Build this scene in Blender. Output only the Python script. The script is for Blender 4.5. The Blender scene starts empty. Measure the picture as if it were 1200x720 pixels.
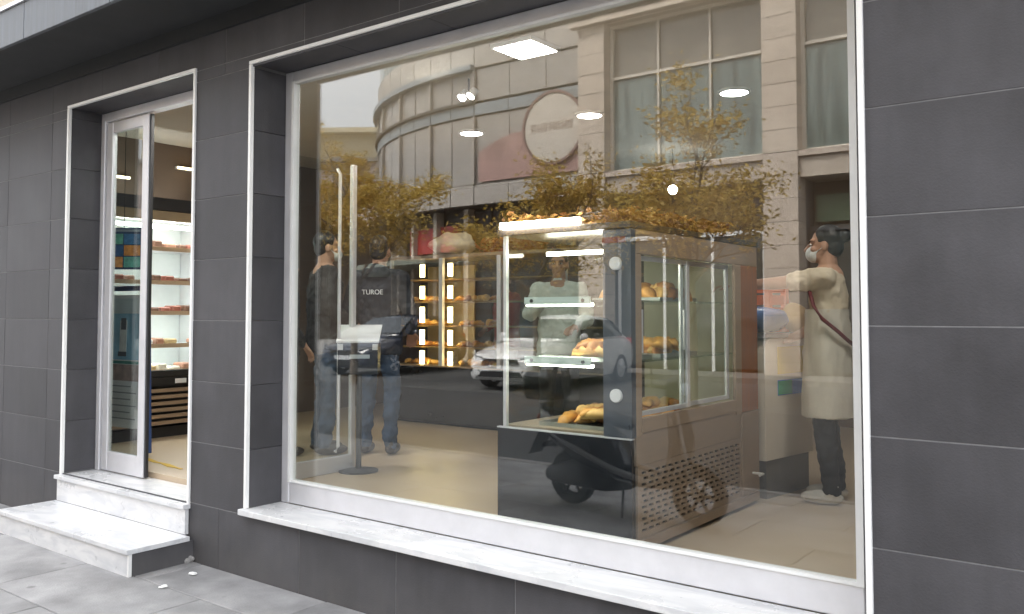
import bpy, bmesh, math, random
from mathutils import Vector, Matrix, noise
R = math.radians
rnd = random.Random(7)
S = bpy.context.scene
COL = S.collection

# ------------------------------------------------------------------ camera
cd = bpy.data.cameras.new('camera')
cam = bpy.data.objects.new('camera', cd); COL.objects.link(cam)
cd.sensor_width = 36; cd.lens = 1020 / 1200 * 36
cd.shift_y = -37 / 1200
cd.clip_end = 2000; cd.clip_start = .05
cam.location = (0, -3.28, 1.6)
cam.rotation_euler = (R(90 + 2.5), 0, R(37.4))
S.camera = cam

# ------------------------------------------------------------------ sky and sun (overcast)
SUN_EL, SUN_AZ = 52, -28          # azimuth from +y clockwise: the veiled sun stands behind the shop, over the roofs
w = bpy.data.worlds.new('World'); S.world = w; w.use_nodes = True
nt = w.node_tree; nt.nodes.clear()
out = nt.nodes.new('ShaderNodeOutputWorld'); bg = nt.nodes.new('ShaderNodeBackground')
sky = nt.nodes.new('ShaderNodeTexSky'); sky.sky_type = 'NISHITA'; sky.sun_disc = False
sky.sun_elevation = R(SUN_EL); sky.sun_rotation = R(SUN_AZ)
sky.air_density = 1.0; sky.dust_density = 5.0; sky.ozone_density = 1.0
hs = nt.nodes.new('ShaderNodeHueSaturation'); hs.inputs['Saturation'].default_value = .22
hs.inputs['Value'].default_value = .6
nt.links.new(sky.outputs[0], hs.inputs['Color'])
veil = nt.nodes.new('ShaderNodeVectorMath'); veil.operation = 'ADD'; veil.inputs[1].default_value = (2.95, 3.05, 3.2)   # even cloud veil
nt.links.new(hs.outputs[0], veil.inputs[0]); nt.links.new(veil.outputs[0], bg.inputs[0]); bg.inputs[1].default_value = .15
nt.links.new(bg.outputs[0], out.inputs[0])
sd = bpy.data.lights.new('sun', 'SUN'); sd.energy = 1.4; sd.angle = R(20); sd.color = (1, .95, .86)
sun = bpy.data.objects.new('sun', sd); COL.objects.link(sun)
az = R(SUN_AZ); el = R(SUN_EL)
d = Vector((math.sin(az) * math.cos(el), math.cos(az) * math.cos(el), math.sin(el)))
sun.rotation_euler = d.to_track_quat('Z', 'Y').to_euler()
sun.location = (0, -6, 20)

S.view_settings.view_transform = 'Standard'; S.view_settings.look = 'None'
S.view_settings.exposure = 2.3; S.view_settings.gamma = 1; S.view_settings.use_curve_mapping = False
S.render.engine = 'CYCLES'
S.cycles.use_denoising = True
S.cycles.max_bounces = 10; S.cycles.transparent_max_bounces = 40; S.cycles.glossy_bounces = 5
S.cycles.diffuse_bounces = 5
S.cycles.sample_clamp_indirect = 6
S.cycles.caustics_reflective = False; S.cycles.caustics_refractive = False

# ------------------------------------------------------------------ materials
MATS = {}
def mat(name, col, rough=.6, metal=0, var=.12, scale=4, bump=0, bscale=60, spec=.5, objvar=0, stretch=None, coat=0):
    if name in MATS: return MATS[name]
    m = bpy.data.materials.new(name); m.use_nodes = True; MATS[name] = m
    n = m.node_tree; b = n.nodes['Principled BSDF']
    b.inputs['Roughness'].default_value = rough; b.inputs['Metallic'].default_value = metal
    b.inputs['Specular IOR Level'].default_value = spec
    if coat: b.inputs['Coat Weight'].default_value = coat; b.inputs['Coat Roughness'].default_value = .05
    tc = n.nodes.new('ShaderNodeTexCoord'); mp = n.nodes.new('ShaderNodeMapping')
    n.links.new(tc.outputs['Object'], mp.inputs[0])
    if stretch: mp.inputs['Scale'].default_value = stretch
    oi = n.nodes.new('ShaderNodeObjectInfo')
    ad = n.nodes.new('ShaderNodeVectorMath'); ad.operation = 'ADD'
    cx = n.nodes.new('ShaderNodeCombineXYZ')
    mu = n.nodes.new('ShaderNodeMath'); mu.operation = 'MULTIPLY'; mu.inputs[1].default_value = 37.0
    n.links.new(oi.outputs['Random'], mu.inputs[0])
    for i in range(3): n.links.new(mu.outputs[0], cx.inputs[i])
    n.links.new(mp.outputs[0], ad.inputs[0]); n.links.new(cx.outputs[0], ad.inputs[1])
    nz = n.nodes.new('ShaderNodeTexNoise'); nz.inputs['Scale'].default_value = scale
    nz.inputs['Detail'].default_value = 6; nz.inputs['Roughness'].default_value = .6
    n.links.new(ad.outputs[0], nz.inputs['Vector'])
    mr = n.nodes.new('ShaderNodeMapRange'); mr.inputs[1].default_value = .3; mr.inputs[2].default_value = .7
    mr.inputs[3].default_value = 1 - var; mr.inputs[4].default_value = 1 + var
    n.links.new(nz.outputs['Fac'], mr.inputs[0])
    fac = mr.outputs[0]
    if objvar:
        m2 = n.nodes.new('ShaderNodeMapRange'); m2.inputs[3].default_value = 1 - objvar; m2.inputs[4].default_value = 1 + objvar
        n.links.new(oi.outputs['Random'], m2.inputs[0])
        m3 = n.nodes.new('ShaderNodeMath'); m3.operation = 'MULTIPLY'
        n.links.new(fac, m3.inputs[0]); n.links.new(m2.outputs[0], m3.inputs[1]); fac = m3.outputs[0]
    vm = n.nodes.new('ShaderNodeVectorMath'); vm.operation = 'SCALE'
    vm.inputs[0].default_value = col[:3]; n.links.new(fac, vm.inputs['Scale'])
    n.links.new(vm.outputs[0], b.inputs['Base Color'])
    r2 = n.nodes.new('ShaderNodeMapRange'); r2.inputs[1].default_value = .3; r2.inputs[2].default_value = .7
    r2.inputs[3].default_value = max(.02, rough - .08 * min(1, rough * 3)); r2.inputs[4].default_value = min(1, rough + .08 * min(1, rough * 3))
    n.links.new(nz.outputs['Fac'], r2.inputs[0]); n.links.new(r2.outputs[0], b.inputs['Roughness'])
    if bump:
        n2 = n.nodes.new('ShaderNodeTexNoise'); n2.inputs['Scale'].default_value = bscale; n2.inputs['Detail'].default_value = 4
        n.links.new(ad.outputs[0], n2.inputs['Vector'])
        bp = n.nodes.new('ShaderNodeBump'); bp.inputs['Strength'].default_value = bump; bp.inputs['Distance'].default_value = .01
        n.links.new(n2.outputs['Fac'], bp.inputs['Height']); n.links.new(bp.outputs[0], b.inputs['Normal'])
    return m

def emit(name, col, strength):
    m = bpy.data.materials.new(name); m.use_nodes = True; MATS[name] = m
    n = m.node_tree; n.nodes.clear()
    o = n.nodes.new('ShaderNodeOutputMaterial'); e = n.nodes.new('ShaderNodeEmission')
    e.inputs[0].default_value = (*col, 1); e.inputs[1].default_value = strength
    n.links.new(e.outputs[0], o.inputs[0]); return m

def glass(name, tint=(.95, .97, .96), r0=.05, k=1.0, rough=0.0):
    """thin clear sheet: Schlick mirror term over a straight-through term (abs cosine, so both faces behave alike)"""
    m = bpy.data.materials.new(name); m.use_nodes = True; MATS[name] = m
    n = m.node_tree; n.nodes.clear()
    o = n.nodes.new('ShaderNodeOutputMaterial'); mix = n.nodes.new('ShaderNodeMixShader')
    t = n.nodes.new('ShaderNodeBsdfTransparent'); t.inputs[0].default_value = (*tint, 1)
    g = n.nodes.new('ShaderNodeBsdfGlossy'); g.inputs['Roughness'].default_value = rough
    ge = n.nodes.new('ShaderNodeNewGeometry')
    dt = n.nodes.new('ShaderNodeVectorMath'); dt.operation = 'DOT_PRODUCT'
    n.links.new(ge.outputs['Incoming'], dt.inputs[0]); n.links.new(ge.outputs['True Normal'], dt.inputs[1])
    def M(op, a, b):
        q = n.nodes.new('ShaderNodeMath'); q.operation = op
        for i, v in enumerate((a, b)):
            if v is None: continue
            if isinstance(v, (int, float)): q.inputs[i].default_value = v
            else: n.links.new(v, q.inputs[i])
        return q.outputs[0]
    a = M('ABSOLUTE', dt.outputs['Value'], None)
    p = M('POWER', M('SUBTRACT', 1.0, a), 5.0)
    f = M('ADD', M('MULTIPLY', p, (1 - r0) * k), r0)
    n.links.new(f, mix.inputs[0]); n.links.new(t.outputs[0], mix.inputs[1]); n.links.new(g.outputs[0], mix.inputs[2])
    n.links.new(mix.outputs[0], o.inputs[0]); return m

def marble(name):
    m = mat(name, (.72, .72, .725), .3, var=.06, scale=3)
    n = m.node_tree; b = n.nodes['Principled BSDF']
    src = b.inputs['Base Color'].links[0].from_socket
    tc = n.nodes.new('ShaderNodeTexCoord'); mp = n.nodes.new('ShaderNodeMapping')
    mp.inputs['Rotation'].default_value = (0, R(20), R(12)); mp.inputs['Scale'].default_value = (1, 4, 3)
    n.links.new(tc.outputs['Object'], mp.inputs[0])
    nz = n.nodes.new('ShaderNodeTexNoise'); nz.inputs['Scale'].default_value = 2.6; nz.inputs['Detail'].default_value = 8
    nz.inputs['Distortion'].default_value = 1.2
    n.links.new(mp.outputs[0], nz.inputs['Vector'])
    cr = n.nodes.new('ShaderNodeValToRGB')
    cr.color_ramp.elements[0].position = .40; cr.color_ramp.elements[0].color = (.83, .84, .86, 1)
    cr.color_ramp.elements[1].position = .56; cr.color_ramp.elements[1].color = (1, 1, 1, 1)
    n.links.new(nz.outputs['Fac'], cr.inputs[0])
    mx = n.nodes.new('ShaderNodeVectorMath'); mx.operation = 'MULTIPLY'
    n.links.new(src, mx.inputs[0]); n.links.new(cr.outputs[0], mx.inputs[1])
    n.links.new(mx.outputs[0], b.inputs['Base Color'])
    return m

M_TILE = mat('grey_facade_tile', (.060, .0585, .064), .62, spec=.4, var=.26, scale=2.2, bump=.15, bscale=120, objvar=.12)
M_GROUT = mat('pale_grout', (.19, .19, .195), .9, var=.2, scale=20)
M_MARBLE = marble('veined_marble')
M_MARBLE2 = mat('marble_edge', (.80, .80, .79), .35, var=.06, scale=12)
M_ALU = mat('brushed_aluminium', (.74, .74, .77), .42, metal=.45, var=.06, scale=6)
M_WALU = mat('white_aluminium', (.78, .79, .79), .4, var=.05, scale=5)
M_TRIM = mat('white_trim', (.86, .86, .85), .35, var=.03)
M_BLACK = mat('black_plastic', (.02, .02, .022), .45, var=.2)
M_BLACKGL = mat('black_gloss', (.016, .018, .022), .10, var=.15)
M_STEEL = mat('stainless_steel', (.37, .28, .21), .45, metal=.25, var=.08, scale=8, stretch=(1, 1, 12))
M_BROWNST = mat('bronze_steel', (.36, .26, .18), .45, metal=.2, var=.1, scale=6, stretch=(1, 1, 8))
M_SLAB = mat('paving_stone', (.28, .275, .275), .65, var=.3, scale=2.6, bump=.3, bscale=90, objvar=.12)
M_ASPH = mat('asphalt', (.055, .055, .057), .85, var=.25, scale=3, bump=.5, bscale=200)
M_CONC = mat('concrete', (.30, .29, .28), .85, var=.15, scale=4, bump=.2)
M_GLASS = glass('shop_glass', (.95, .965, .955), .092, 1.0)
M_CGLASS = glass('case_glass', (.93, .96, .94), .025, .8)
M_DGLASS = glass('door_glass', (.80, .84, .83), .05, 1.0)

def wear(m, scale, stretch, lo, hi, c0, c1, spots=0, dust=None):
    """stains with shapes of their own laid over a material, in world position so they run across pieces"""
    n = m.node_tree; b = n.nodes['Principled BSDF']; src = b.inputs['Base Color'].links[0].from_socket
    ge = n.nodes.new('ShaderNodeNewGeometry'); mp = n.nodes.new('ShaderNodeMapping'); mp.inputs['Scale'].default_value = stretch
    n.links.new(ge.outputs['Position'], mp.inputs[0])
    nz = n.nodes.new('ShaderNodeTexNoise'); nz.inputs['Scale'].default_value = scale; nz.inputs['Detail'].default_value = 7; nz.inputs['Roughness'].default_value = .65
    n.links.new(mp.outputs[0], nz.inputs['Vector'])
    mr = n.nodes.new('ShaderNodeMapRange'); mr.inputs[1].default_value = c0; mr.inputs[2].default_value = c1; mr.inputs[3].default_value = lo; mr.inputs[4].default_value = hi
    n.links.new(nz.outputs['Fac'], mr.inputs[0]); fac = mr.outputs[0]
    if spots:
        vo = n.nodes.new('ShaderNodeTexVoronoi'); vo.inputs['Scale'].default_value = spots; n.links.new(ge.outputs['Position'], vo.inputs['Vector'])
        m2 = n.nodes.new('ShaderNodeMapRange'); m2.inputs[1].default_value = .05; m2.inputs[2].default_value = .10; m2.inputs[3].default_value = .62; m2.inputs[4].default_value = 1
        n.links.new(vo.outputs['Distance'], m2.inputs[0])
        mu = n.nodes.new('ShaderNodeMath'); mu.operation = 'MULTIPLY'; n.links.new(fac, mu.inputs[0]); n.links.new(m2.outputs[0], mu.inputs[1]); fac = mu.outputs[0]
    vm = n.nodes.new('ShaderNodeVectorMath'); vm.operation = 'SCALE'; n.links.new(src, vm.inputs[0]); n.links.new(fac, vm.inputs['Scale'])
    res = vm.outputs[0]
    if dust:
        sx = n.nodes.new('ShaderNodeSeparateXYZ'); n.links.new(ge.outputs['Position'], sx.inputs[0])
        n3 = n.nodes.new('ShaderNodeTexNoise'); n3.inputs['Scale'].default_value = 6; n3.inputs['Detail'].default_value = 6; n.links.new(ge.outputs['Position'], n3.inputs['Vector'])
        m4 = n.nodes.new('ShaderNodeMapRange'); m4.inputs[1].default_value = 0; m4.inputs[2].default_value = .30; m4.inputs[3].default_value = .5; m4.inputs[4].default_value = 0
        n.links.new(sx.outputs['Z'], m4.inputs[0]); m5 = n.nodes.new('ShaderNodeMath'); m5.operation = 'MULTIPLY'; n.links.new(m4.outputs[0], m5.inputs[0]); n.links.new(n3.outputs['Fac'], m5.inputs[1])
        mx = n.nodes.new('ShaderNodeMix'); mx.data_type = 'RGBA'; mx.inputs['B'].default_value = (*dust, 1); n.links.new(m5.outputs[0], mx.inputs['Factor']); n.links.new(res, mx.inputs['A']); res = mx.outputs['Result']
    n.links.new(res, b.inputs['Base Color'])
wear(M_TILE, 1.6, (4, 4, .6), .93, 1.10, .35, .65, dust=(.16, .15, .14))
wear(M_SLAB, 1.1, (1, 1, 1), .82, 1.12, .35, .62, spots=3.3)
wear(M_MARBLE, 5, (1, 1, 1), .95, 1.0, .36, .50)

# ------------------------------------------------------------------ mesh helpers
class MB:
    def __init__(s): s.bm = bmesh.new()
    def box(s, a, b, bev=0):
        x0, y0, z0 = a; x1, y1, z1 = b
        v = [s.bm.verts.new(p) for p in ((x0, y0, z0), (x1, y0, z0), (x1, y1, z0), (x0, y1, z0), (x0, y0, z1), (x1, y0, z1), (x1, y1, z1), (x0, y1, z1))]
        fs = [s.bm.faces.new([v[i] for i in q]) for q in ((3, 2, 1, 0), (4, 5, 6, 7), (0, 1, 5, 4), (1, 2, 6, 5), (2, 3, 7, 6), (3, 0, 4, 7))]
        if bev:
            es = list({e for f in fs for e in f.edges})
            bmesh.ops.bevel(s.bm, geom=es, offset=bev, segments=1, affect='EDGES', profile=.5)
        return s
    def poly(s, pts):
        s.bm.faces.new([s.bm.verts.new(p) for p in pts]); return s
    def prism(s, pts, off):
        off = Vector(off); n = len(pts)
        a = [s.bm.verts.new(p) for p in pts]; b = [s.bm.verts.new(Vector(p) + off) for p in pts]
        s.bm.faces.new(a[::-1]); s.bm.faces.new(b)
        for i in range(n): s.bm.faces.new((a[i], a[(i + 1) % n], b[(i + 1) % n], b[i]))
        return s
    def tube(s, pts, r, n=8, closed=False):
        pts = [Vector(p) for p in pts]; rs = r if isinstance(r, (list, tuple)) else [r] * len(pts)
        rings = []; N = len(pts)
        for i, p in enumerate(pts):
            if closed: t = pts[(i + 1) % N] - pts[i - 1]
            else: t = pts[min(i + 1, N - 1)] - pts[max(i - 1, 0)]
            t.normalize(); u = t.cross(Vector((0, 0, 1)) if abs(t.z) < .9 else Vector((1, 0, 0))).normalized(); q = t.cross(u)
            rings.append([s.bm.verts.new(p + rs[i] * (math.cos(a) * u + math.sin(a) * q)) for a in [k * 2 * math.pi / n for k in range(n)]])
        for i in range(N if closed else N - 1):
            A = rings[i]; B = rings[(i + 1) % N]
            for k in range(n): s.bm.faces.new((A[k], A[(k + 1) % n], B[(k + 1) % n], B[k]))
        if not closed:
            s.bm.faces.new(rings[0][::-1]); s.bm.faces.new(rings[-1])
        return s
    def lathe(s, prof, axis_o, ax=(0, 0, 1), n=20):
        """prof: list of (r, h) along axis"""
        ax = Vector(ax).normalized(); o = Vector(axis_o)
        u = ax.cross(Vector((1, 0, 0)) if abs(ax.x) < .9 else Vector((0, 1, 0))).normalized(); q = ax.cross(u)
        rings = []
        for r, h in prof:
            if r < 1e-6: rings.append([s.bm.verts.new(o + ax * h)])
            else: rings.append([s.bm.verts.new(o + ax * h + r * (math.cos(a) * u + math.sin(a) * q)) for a in [k * 2 * math.pi / n for k in range(n)]])
        for A, B in zip(rings, rings[1:]):
            for k in range(n):
                k2 = (k + 1) % n
                if len(A) == 1 and len(B) == 1: continue
                if len(A) == 1: s.bm.faces.new((A[0], B[k2], B[k]))
                elif len(B) == 1: s.bm.faces.new((A[k], A[k2], B[0]))
                else: s.bm.faces.new((A[k], A[k2], B[k2], B[k]))
        return s
    def ell(s, c, r, rot=None, seg=14, rings=9, fn=None):
        c = Vector(c); r = Vector(r) if not isinstance(r, (int, float)) else Vector((r, r, r))
        mtx = Matrix.Translation(c) @ (rot.to_4x4() if rot else Matrix.Identity(4)) @ Matrix.Diagonal((*r, 1))
        ret = bmesh.ops.create_uvsphere(s.bm, u_segments=seg, v_segments=rings, radius=1, matrix=mtx)
        if fn:
            for v in ret['verts']: v.co = fn(v.co)
        return s
    def loft(s, rings, closed=True, caps=True):
        rr = [[s.bm.verts.new(p) for p in r] for r in rings]
        for A, B in zip(rr, rr[1:]):
            n = len(A)
            for k in range(n if closed else n - 1): s.bm.faces.new((A[k], A[(k + 1) % n], B[(k + 1) % n], B[k]))
        if caps: s.bm.faces.new(rr[0][::-1]); s.bm.faces.new(rr[-1])
        return s
    def capsule(s, a, b, ra, rb, n=12):
        a = Vector(a); b = Vector(b); ax = b - a; L = ax.length
        if L < 1e-5: return s.ell(a, ra)
        prof = []
        for k in range(5): t = -math.pi / 2 + k * math.pi / 8; prof.append((ra * math.cos(t) if k else 0, ra * math.sin(t)))
        for k in range(5): t = k * math.pi / 8; prof.append((rb * math.cos(t) if k < 4 else 0, L + rb * math.sin(t)))
        return s.lathe(prof, a, ax, n)
    def mesh(s, name, smooth=False):
        bmesh.ops.recalc_face_normals(s.bm, faces=s.bm.faces[:])
        me = bpy.data.meshes.new(name); s.bm.to_mesh(me); s.bm.free()
        if smooth: me.polygons.foreach_set('use_smooth', [True] * len(me.polygons))
        return me
    def build(s, name, m, parent=None, smooth=False):
        return obj(name, s.mesh(name, smooth), m, parent)

def obj(name, me, m, parent=None, loc=None, rot=None):
    o = bpy.data.objects.new(name, me); COL.objects.link(o)
    if m is not None and not me.materials: me.materials.append(m)
    if parent: o.parent = parent
    if loc: o.location = loc
    if rot: o.rotation_euler = rot
    return o
def tag(o, label, cat, group=None, kind=None):
    if label: o['label'] = label
    if cat: o['category'] = cat
    if group: o['group'] = group
    if kind: o['kind'] = kind
    return o
def thing(name, label, cat, loc=(0, 0, 0), rz=0, group=None):
    o = bpy.data.objects.new(name, None); COL.objects.link(o); o.empty_display_size = .1
    o.location = loc; o.rotation_euler = (0, 0, rz)
    return tag(o, label, cat, group)
def part(name, parent, m=None):
    o = bpy.data.objects.new(name, None); COL.objects.link(o); o.parent = parent; return o
def struct(o): o['kind'] = 'structure'; return o
def copy_tree(o, parent=None):
    c = o.copy(); COL.objects.link(c); c.parent = parent
    for ch in list(o.children): copy_tree(ch, c)
    return c
def box(name, a, b, m, parent=None, bev=0): return MB().box(a, b, bev).build(name, m, parent)
def bevmod(o, wd, seg=2):
    b = o.modifiers.new('bevel', 'BEVEL'); b.width = wd; b.segments = seg; b.limit_method = 'ANGLE'; return o


# ================================================================== ground, road, pavements
struct(box('ground', (-160, -160, -.60), (160, 60, -.30), M_CONC))
struct(MB().prism([(-70, -3.9, -.29), (-70, -3.9, -.12), (-70, -9.0, .10), (-70, -9.0, -.29)], (130, 0, 0)).build('road', M_ASPH))
struct(box('parking_bay', (-70, -14.0, -.285), (60, -9.004, .105), mat('bay_asphalt', (.085, .085, .085), .85, var=.2, scale=3, bump=.4, bscale=150)))
struct(box('far_pavement', (-70, -15.7, -.28), (60, -14.004, .22), mat('dark_paving', (.13, .125, .12), .85, var=.2, scale=3)))
pv = struct(box('pavement', (-14, -3.78, -.28), (6, .02, -.012), M_GROUT))
k = box('kerb', (-14, -3.895, -.28), (6, -3.784, 0.004), M_CONC); struct(k)
SL = {}
def slab_mesh(wx, wy):
    key = (round(wx, 3), round(wy, 3))
    if key not in SL:
        SL[key] = MB().box((-wx / 2, -wy / 2, -.03), (wx / 2, wy / 2, 0), .004).mesh('slab'); SL[key].materials.append(M_SLAB)
    return SL[key]
y = 0.0; row = 0
while y > -3.7:
    h = .40 if row == 0 else .60
    h = min(h, 3.78 + y)
    x = -14 + (0 if row % 2 else -.6)
    while x < 6:
        a = max(x, -14); b = min(x + 1.2, 6)
        if b - a > .1:
            o = obj('paving_slab', slab_mesh(b - a - .007, h - .007), None, pv, ((a + b) / 2, y - h / 2, rnd.uniform(-.002, .0015)))
            o.rotation_euler = (R(rnd.uniform(-.15, .15)), R(rnd.uniform(-.1, .1)), 0)
        x += 1.2
    y -= h; row += 1

# ================================================================== the shop's building
WX0, WX1, WZ0, WZ1 = -4.54, -.91, .375, 3.15      # window opening
DX0, DX1, DZ0, DZ1 = -6.88, -5.17, .36, 3.21      # door opening
BX0, BX1 = -12.0, 4.0
TOPZ = 3.53
shop = thing('shop_building', 'dark grey tiled shop building with a wide bakery window and a stepped doorway', 'building')
GP = .012
wall = MB()
for a, b in (((BX0, .0025, -.25), (DX0 - GP, .30, TOPZ)), ((DX1 + GP, .0025, -.25), (WX0 - GP, .30, TOPZ)), ((WX1 + GP, .0025, -.25), (BX1, .30, TOPZ)),
             ((DX0 - GP, .0025, -.25), (DX1 + GP, .30, DZ0 - .05)), ((DX0 - GP, .0025, DZ1 + GP), (DX1 + GP, .30, TOPZ)),
             ((WX0 - GP, .0025, -.25), (WX1 + GP, .30, WZ0 - .004)), ((WX0 - GP, .0025, WZ1 + GP), (WX1 + GP, .30, TOPZ))):
    wall.box(a, b)
core = wall.build('wall', M_GROUT, shop)
rows = [-.05, .37] + [.37 + .395 * i for i in range(1, 9)]
cols = [-4.05 + .78 * i for i in range(-11, 12)]
TM = {}
def tile_mesh(wx, wz, t=.012):
    key = (round(wx, 3), round(wz, 3))
    if key not in TM:
        TM[key] = MB().box((-wx / 2, 0, -wz / 2), (wx / 2, t, wz / 2), .0015).mesh('tile'); TM[key].materials.append(M_TILE)
    return TM[key]
G = .0045
def put_tile(x0, x1, z0, z1):
    if x1 - x0 < .03 or z1 - z0 < .02: return
    o = obj('tile', tile_mesh(x1 - x0 - G, z1 - z0 - G), None, core, ((x0 + x1) / 2, rnd.uniform(-.0008, .0008), (z0 + z1) / 2))
    o.rotation_euler = (R(rnd.uniform(-.08, .08)), 0, R(rnd.uniform(-.06, .06)))
for z0, z1 in zip(rows, rows[1:]):
    z1 = min(z1, TOPZ)
    def spans(zm):
        cuts = []
        if DZ0 - .05 < zm < DZ1: cuts.append((DX0, DX1))
        if WZ0 < zm < WZ1: cuts.append((WX0, WX1))
        s = [(BX0, BX1)]
        for c0, c1 in cuts:
            s = [q for a, b in s for q in (((a, c0), (c1, b)) if a < c0 and b > c1 else ((a, b),))]
        return s
    zs = sorted({z0, z1, *[v for v in (WZ1, DZ1) if z0 + .02 < v < z1 - .02]})
    for za, zb in zip(zs, zs[1:]):
        for a, b in spans((za + zb) / 2):
            pier = abs(a - DX1) < .01 and abs(b - WX0) < .01
            xs = [a] + ([] if pier else [c for c in cols if a + .06 < c < b - .06]) + [b]
            for x0, x1 in zip(xs, xs[1:]): put_tile(x0, x1, za, zb)
# reveals: tiled cheeks and soffits of the two openings
RD = .25
def cheek(xf, sgn, zlo, zhi):
    """cheek tiles facing sgn in x"""
    for z0, z1 in zip(rows, rows[1:]):
        a, b = max(z0, zlo), min(z1, zhi)
        if b - a < .03: continue
        x0, x1 = (xf - GP, xf) if sgn > 0 else (xf, xf + GP)
        box('reveal_tile', (x0, .014, a + G / 2), (x1, RD + .05, b - G / 2), M_TILE, core)
for xf, s, lo, hi in ((WX0, 1, WZ0 + .03, WZ1), (WX1, -1, WZ0 + .03, WZ1), (DX0, 1, DZ0, DZ1), (DX1, -1, DZ0, DZ1)): cheek(xf, s, lo, hi)
for a, b, z in ((WX0, WX1, WZ1), (DX0, DX1, DZ1)):
    n = max(2, round((b - a) / .78))
    for i in range(n):
        box('soffit_tile', (a + (b - a) * i / n + .002, .014, z), (a + (b - a) * (i + 1) / n - .002, RD + .05, z + GP), M_TILE, core)
# white metal edge trims
def trim(name, a, b): box(name, a, b, M_TRIM, shop, .002)
TW = .022
trim('edge_trim', (WX0 - TW, -.014, .412), (WX0, .013, WZ1)); trim('edge_trim', (WX0 - TW, -.014, WZ1 + .001), (WX1 + TW, .013, WZ1 + TW)); trim('edge_trim', (WX1, -.014, .412), (WX1 + TW, .013, WZ1))
trim('edge_trim', (DX0 - TW, -.014, DZ0), (DX0, .013, DZ1)); trim('edge_trim', (DX0 - TW, -.014, DZ1 + .001), (DX1 + TW, .013, DZ1 + TW)); trim('edge_trim', (DX1, -.014, DZ0), (DX1 + TW, .013, DZ1))

# the shop window
win = part('shop_window', shop)
fr = MB()
fr.box((WX0 + .002, .25, .412), (WX0 + .075, .31, WZ1 - .002)); fr.box((WX1 - .075, .25, .412), (WX1 - .002, .31, WZ1 - .002))
fr.box((WX0 + .077, .252, .412), (WX1 - .077, .31, .545)); fr.box((WX0 + .077, .252, WZ1 - .07), (WX1 - .077, .31, WZ1 - .002))
bevmod(fr.build('window_frame', M_ALU, win), .006)
b2 = MB(); b2.box((WX0 + .076, .240, .545), (WX0 + .10, .285, WZ1 - .07)); b2.box((WX1 - .105, .240, .545), (WX1 - .076, .285, WZ1 - .07))
b2.box((WX0 + .101, .244, .5455), (WX1 - .106, .285, .56)); b2.box((WX0 + .101, .244, WZ1 - .085), (WX1 - .106, .285, WZ1 - .0705))
b2.build('glazing_bead', M_WALU, win)
box('window_pane', (WX0 + .09, .262, .553), (WX1 - .09, .270, WZ1 - .078), M_GLASS, win)
bevmod(box('window_sill', (WX0 - .035, -.045, .376), (WX1 + .02, .2515, .411), M_MARBLE, win), .004)

# the sliding door
dr = part('sliding_door', shop)
f = MB(); f.box((DX0 + .002, .25, .362), (DX0 + .06, .33, DZ1 - .002)); f.box((DX1 - .05, .25, .362), (DX1 - .002, .33, DZ1 - .002))
f.box((DX0 + .061, .25, DZ1 - .075), (DX1 - .051, .33, DZ1 - .002))
bevmod(f.build('door_frame', M_ALU, dr), .005)
LX0, LX1 = DX0 + .075, -6.19
f = MB(); f.box((LX0, .262, .368), (LX0 + .085, .302, DZ1 - .085)); f.box((LX1 - .085, .262, .368), (LX1, .302, DZ1 - .085))
f.box((LX0 + .086, .264, .368), (LX1 - .086, .30, .52)); f.box((LX0 + .086, .264, DZ1 - .17), (LX1 - .086, .30, DZ1 - .085))
bevmod(f.build('door_leaf', M_ALU, dr), .005)
box('door_pane', (LX0 + .08, .278, .515), (LX1 - .08, .286, DZ1 - .165), M_DGLASS, dr)
box('brush_seal', (LX1 + .001, .272, .37), (LX1 + .022, .295, DZ1 - .09), M_BLACK, dr)

# canopy and the storey above
can = part('canopy', shop)
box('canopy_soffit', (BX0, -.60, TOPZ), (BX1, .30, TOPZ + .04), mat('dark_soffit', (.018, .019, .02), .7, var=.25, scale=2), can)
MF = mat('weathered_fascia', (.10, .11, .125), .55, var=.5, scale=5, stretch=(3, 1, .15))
box('shadow_band', (BX0, -.028, TOPZ - .10), (BX1, -.002, TOPZ - .001), MATS['dark_soffit'], can)  # dark strip standing in for the canopy's shade on the wall top
x = BX0
while x < BX1:
    box('fascia_panel', (x + .003, -.63, TOPZ - .045), (min(x + 1.15, BX1) - .003, -.60, TOPZ + .215), MF, can, .003); x += 1.15
box('canopy_cap', (BX0, -.645, TOPZ + .216), (BX1, .0, TOPZ + .24), M_ALU, can)
MU = mat('cream_render', (.62, .56, .46), .85, var=.08, scale=3, bump=.15)
box('upper_wall', (BX0, -.42, TOPZ + .242), (BX1, .3, 9.4), MU, shop)
MWG = mat('upper_pane', (.10, .12, .13), .06, var=.1)
for i in range(6):
    x0 = -11.6 + i * 2.6
    wn = part('upper_window', shop)
    box('pane', (x0, -.445, 3.95), (x0 + 1.7, -.43, 5.9), MWG, wn)
    f = MB()
    for q in (0, .55, 1.12, 1.66): f.box((x0 + q, -.49, 3.90), (x0 + q + .06, -.421, 5.95))
    f.box((x0 + .061, -.487, 3.87), (x0 + 1.66, -.422, 3.95)); f.box((x0 + .061, -.487, 5.9), (x0 + 1.66, -.422, 5.97))
    f.build('window_frame', M_WALU, wn)
    for q in range(14): box('railing_bar', (x0 - .1 + q * .14, -.56, 3.80), (x0 - .08 + q * .14, -.54, 4.7), M_WALU, wn)
    box('railing_rail', (x0 - .15, -.565, 4.7), (x0 + 1.9, -.535, 4.74), M_WALU, wn)

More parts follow.
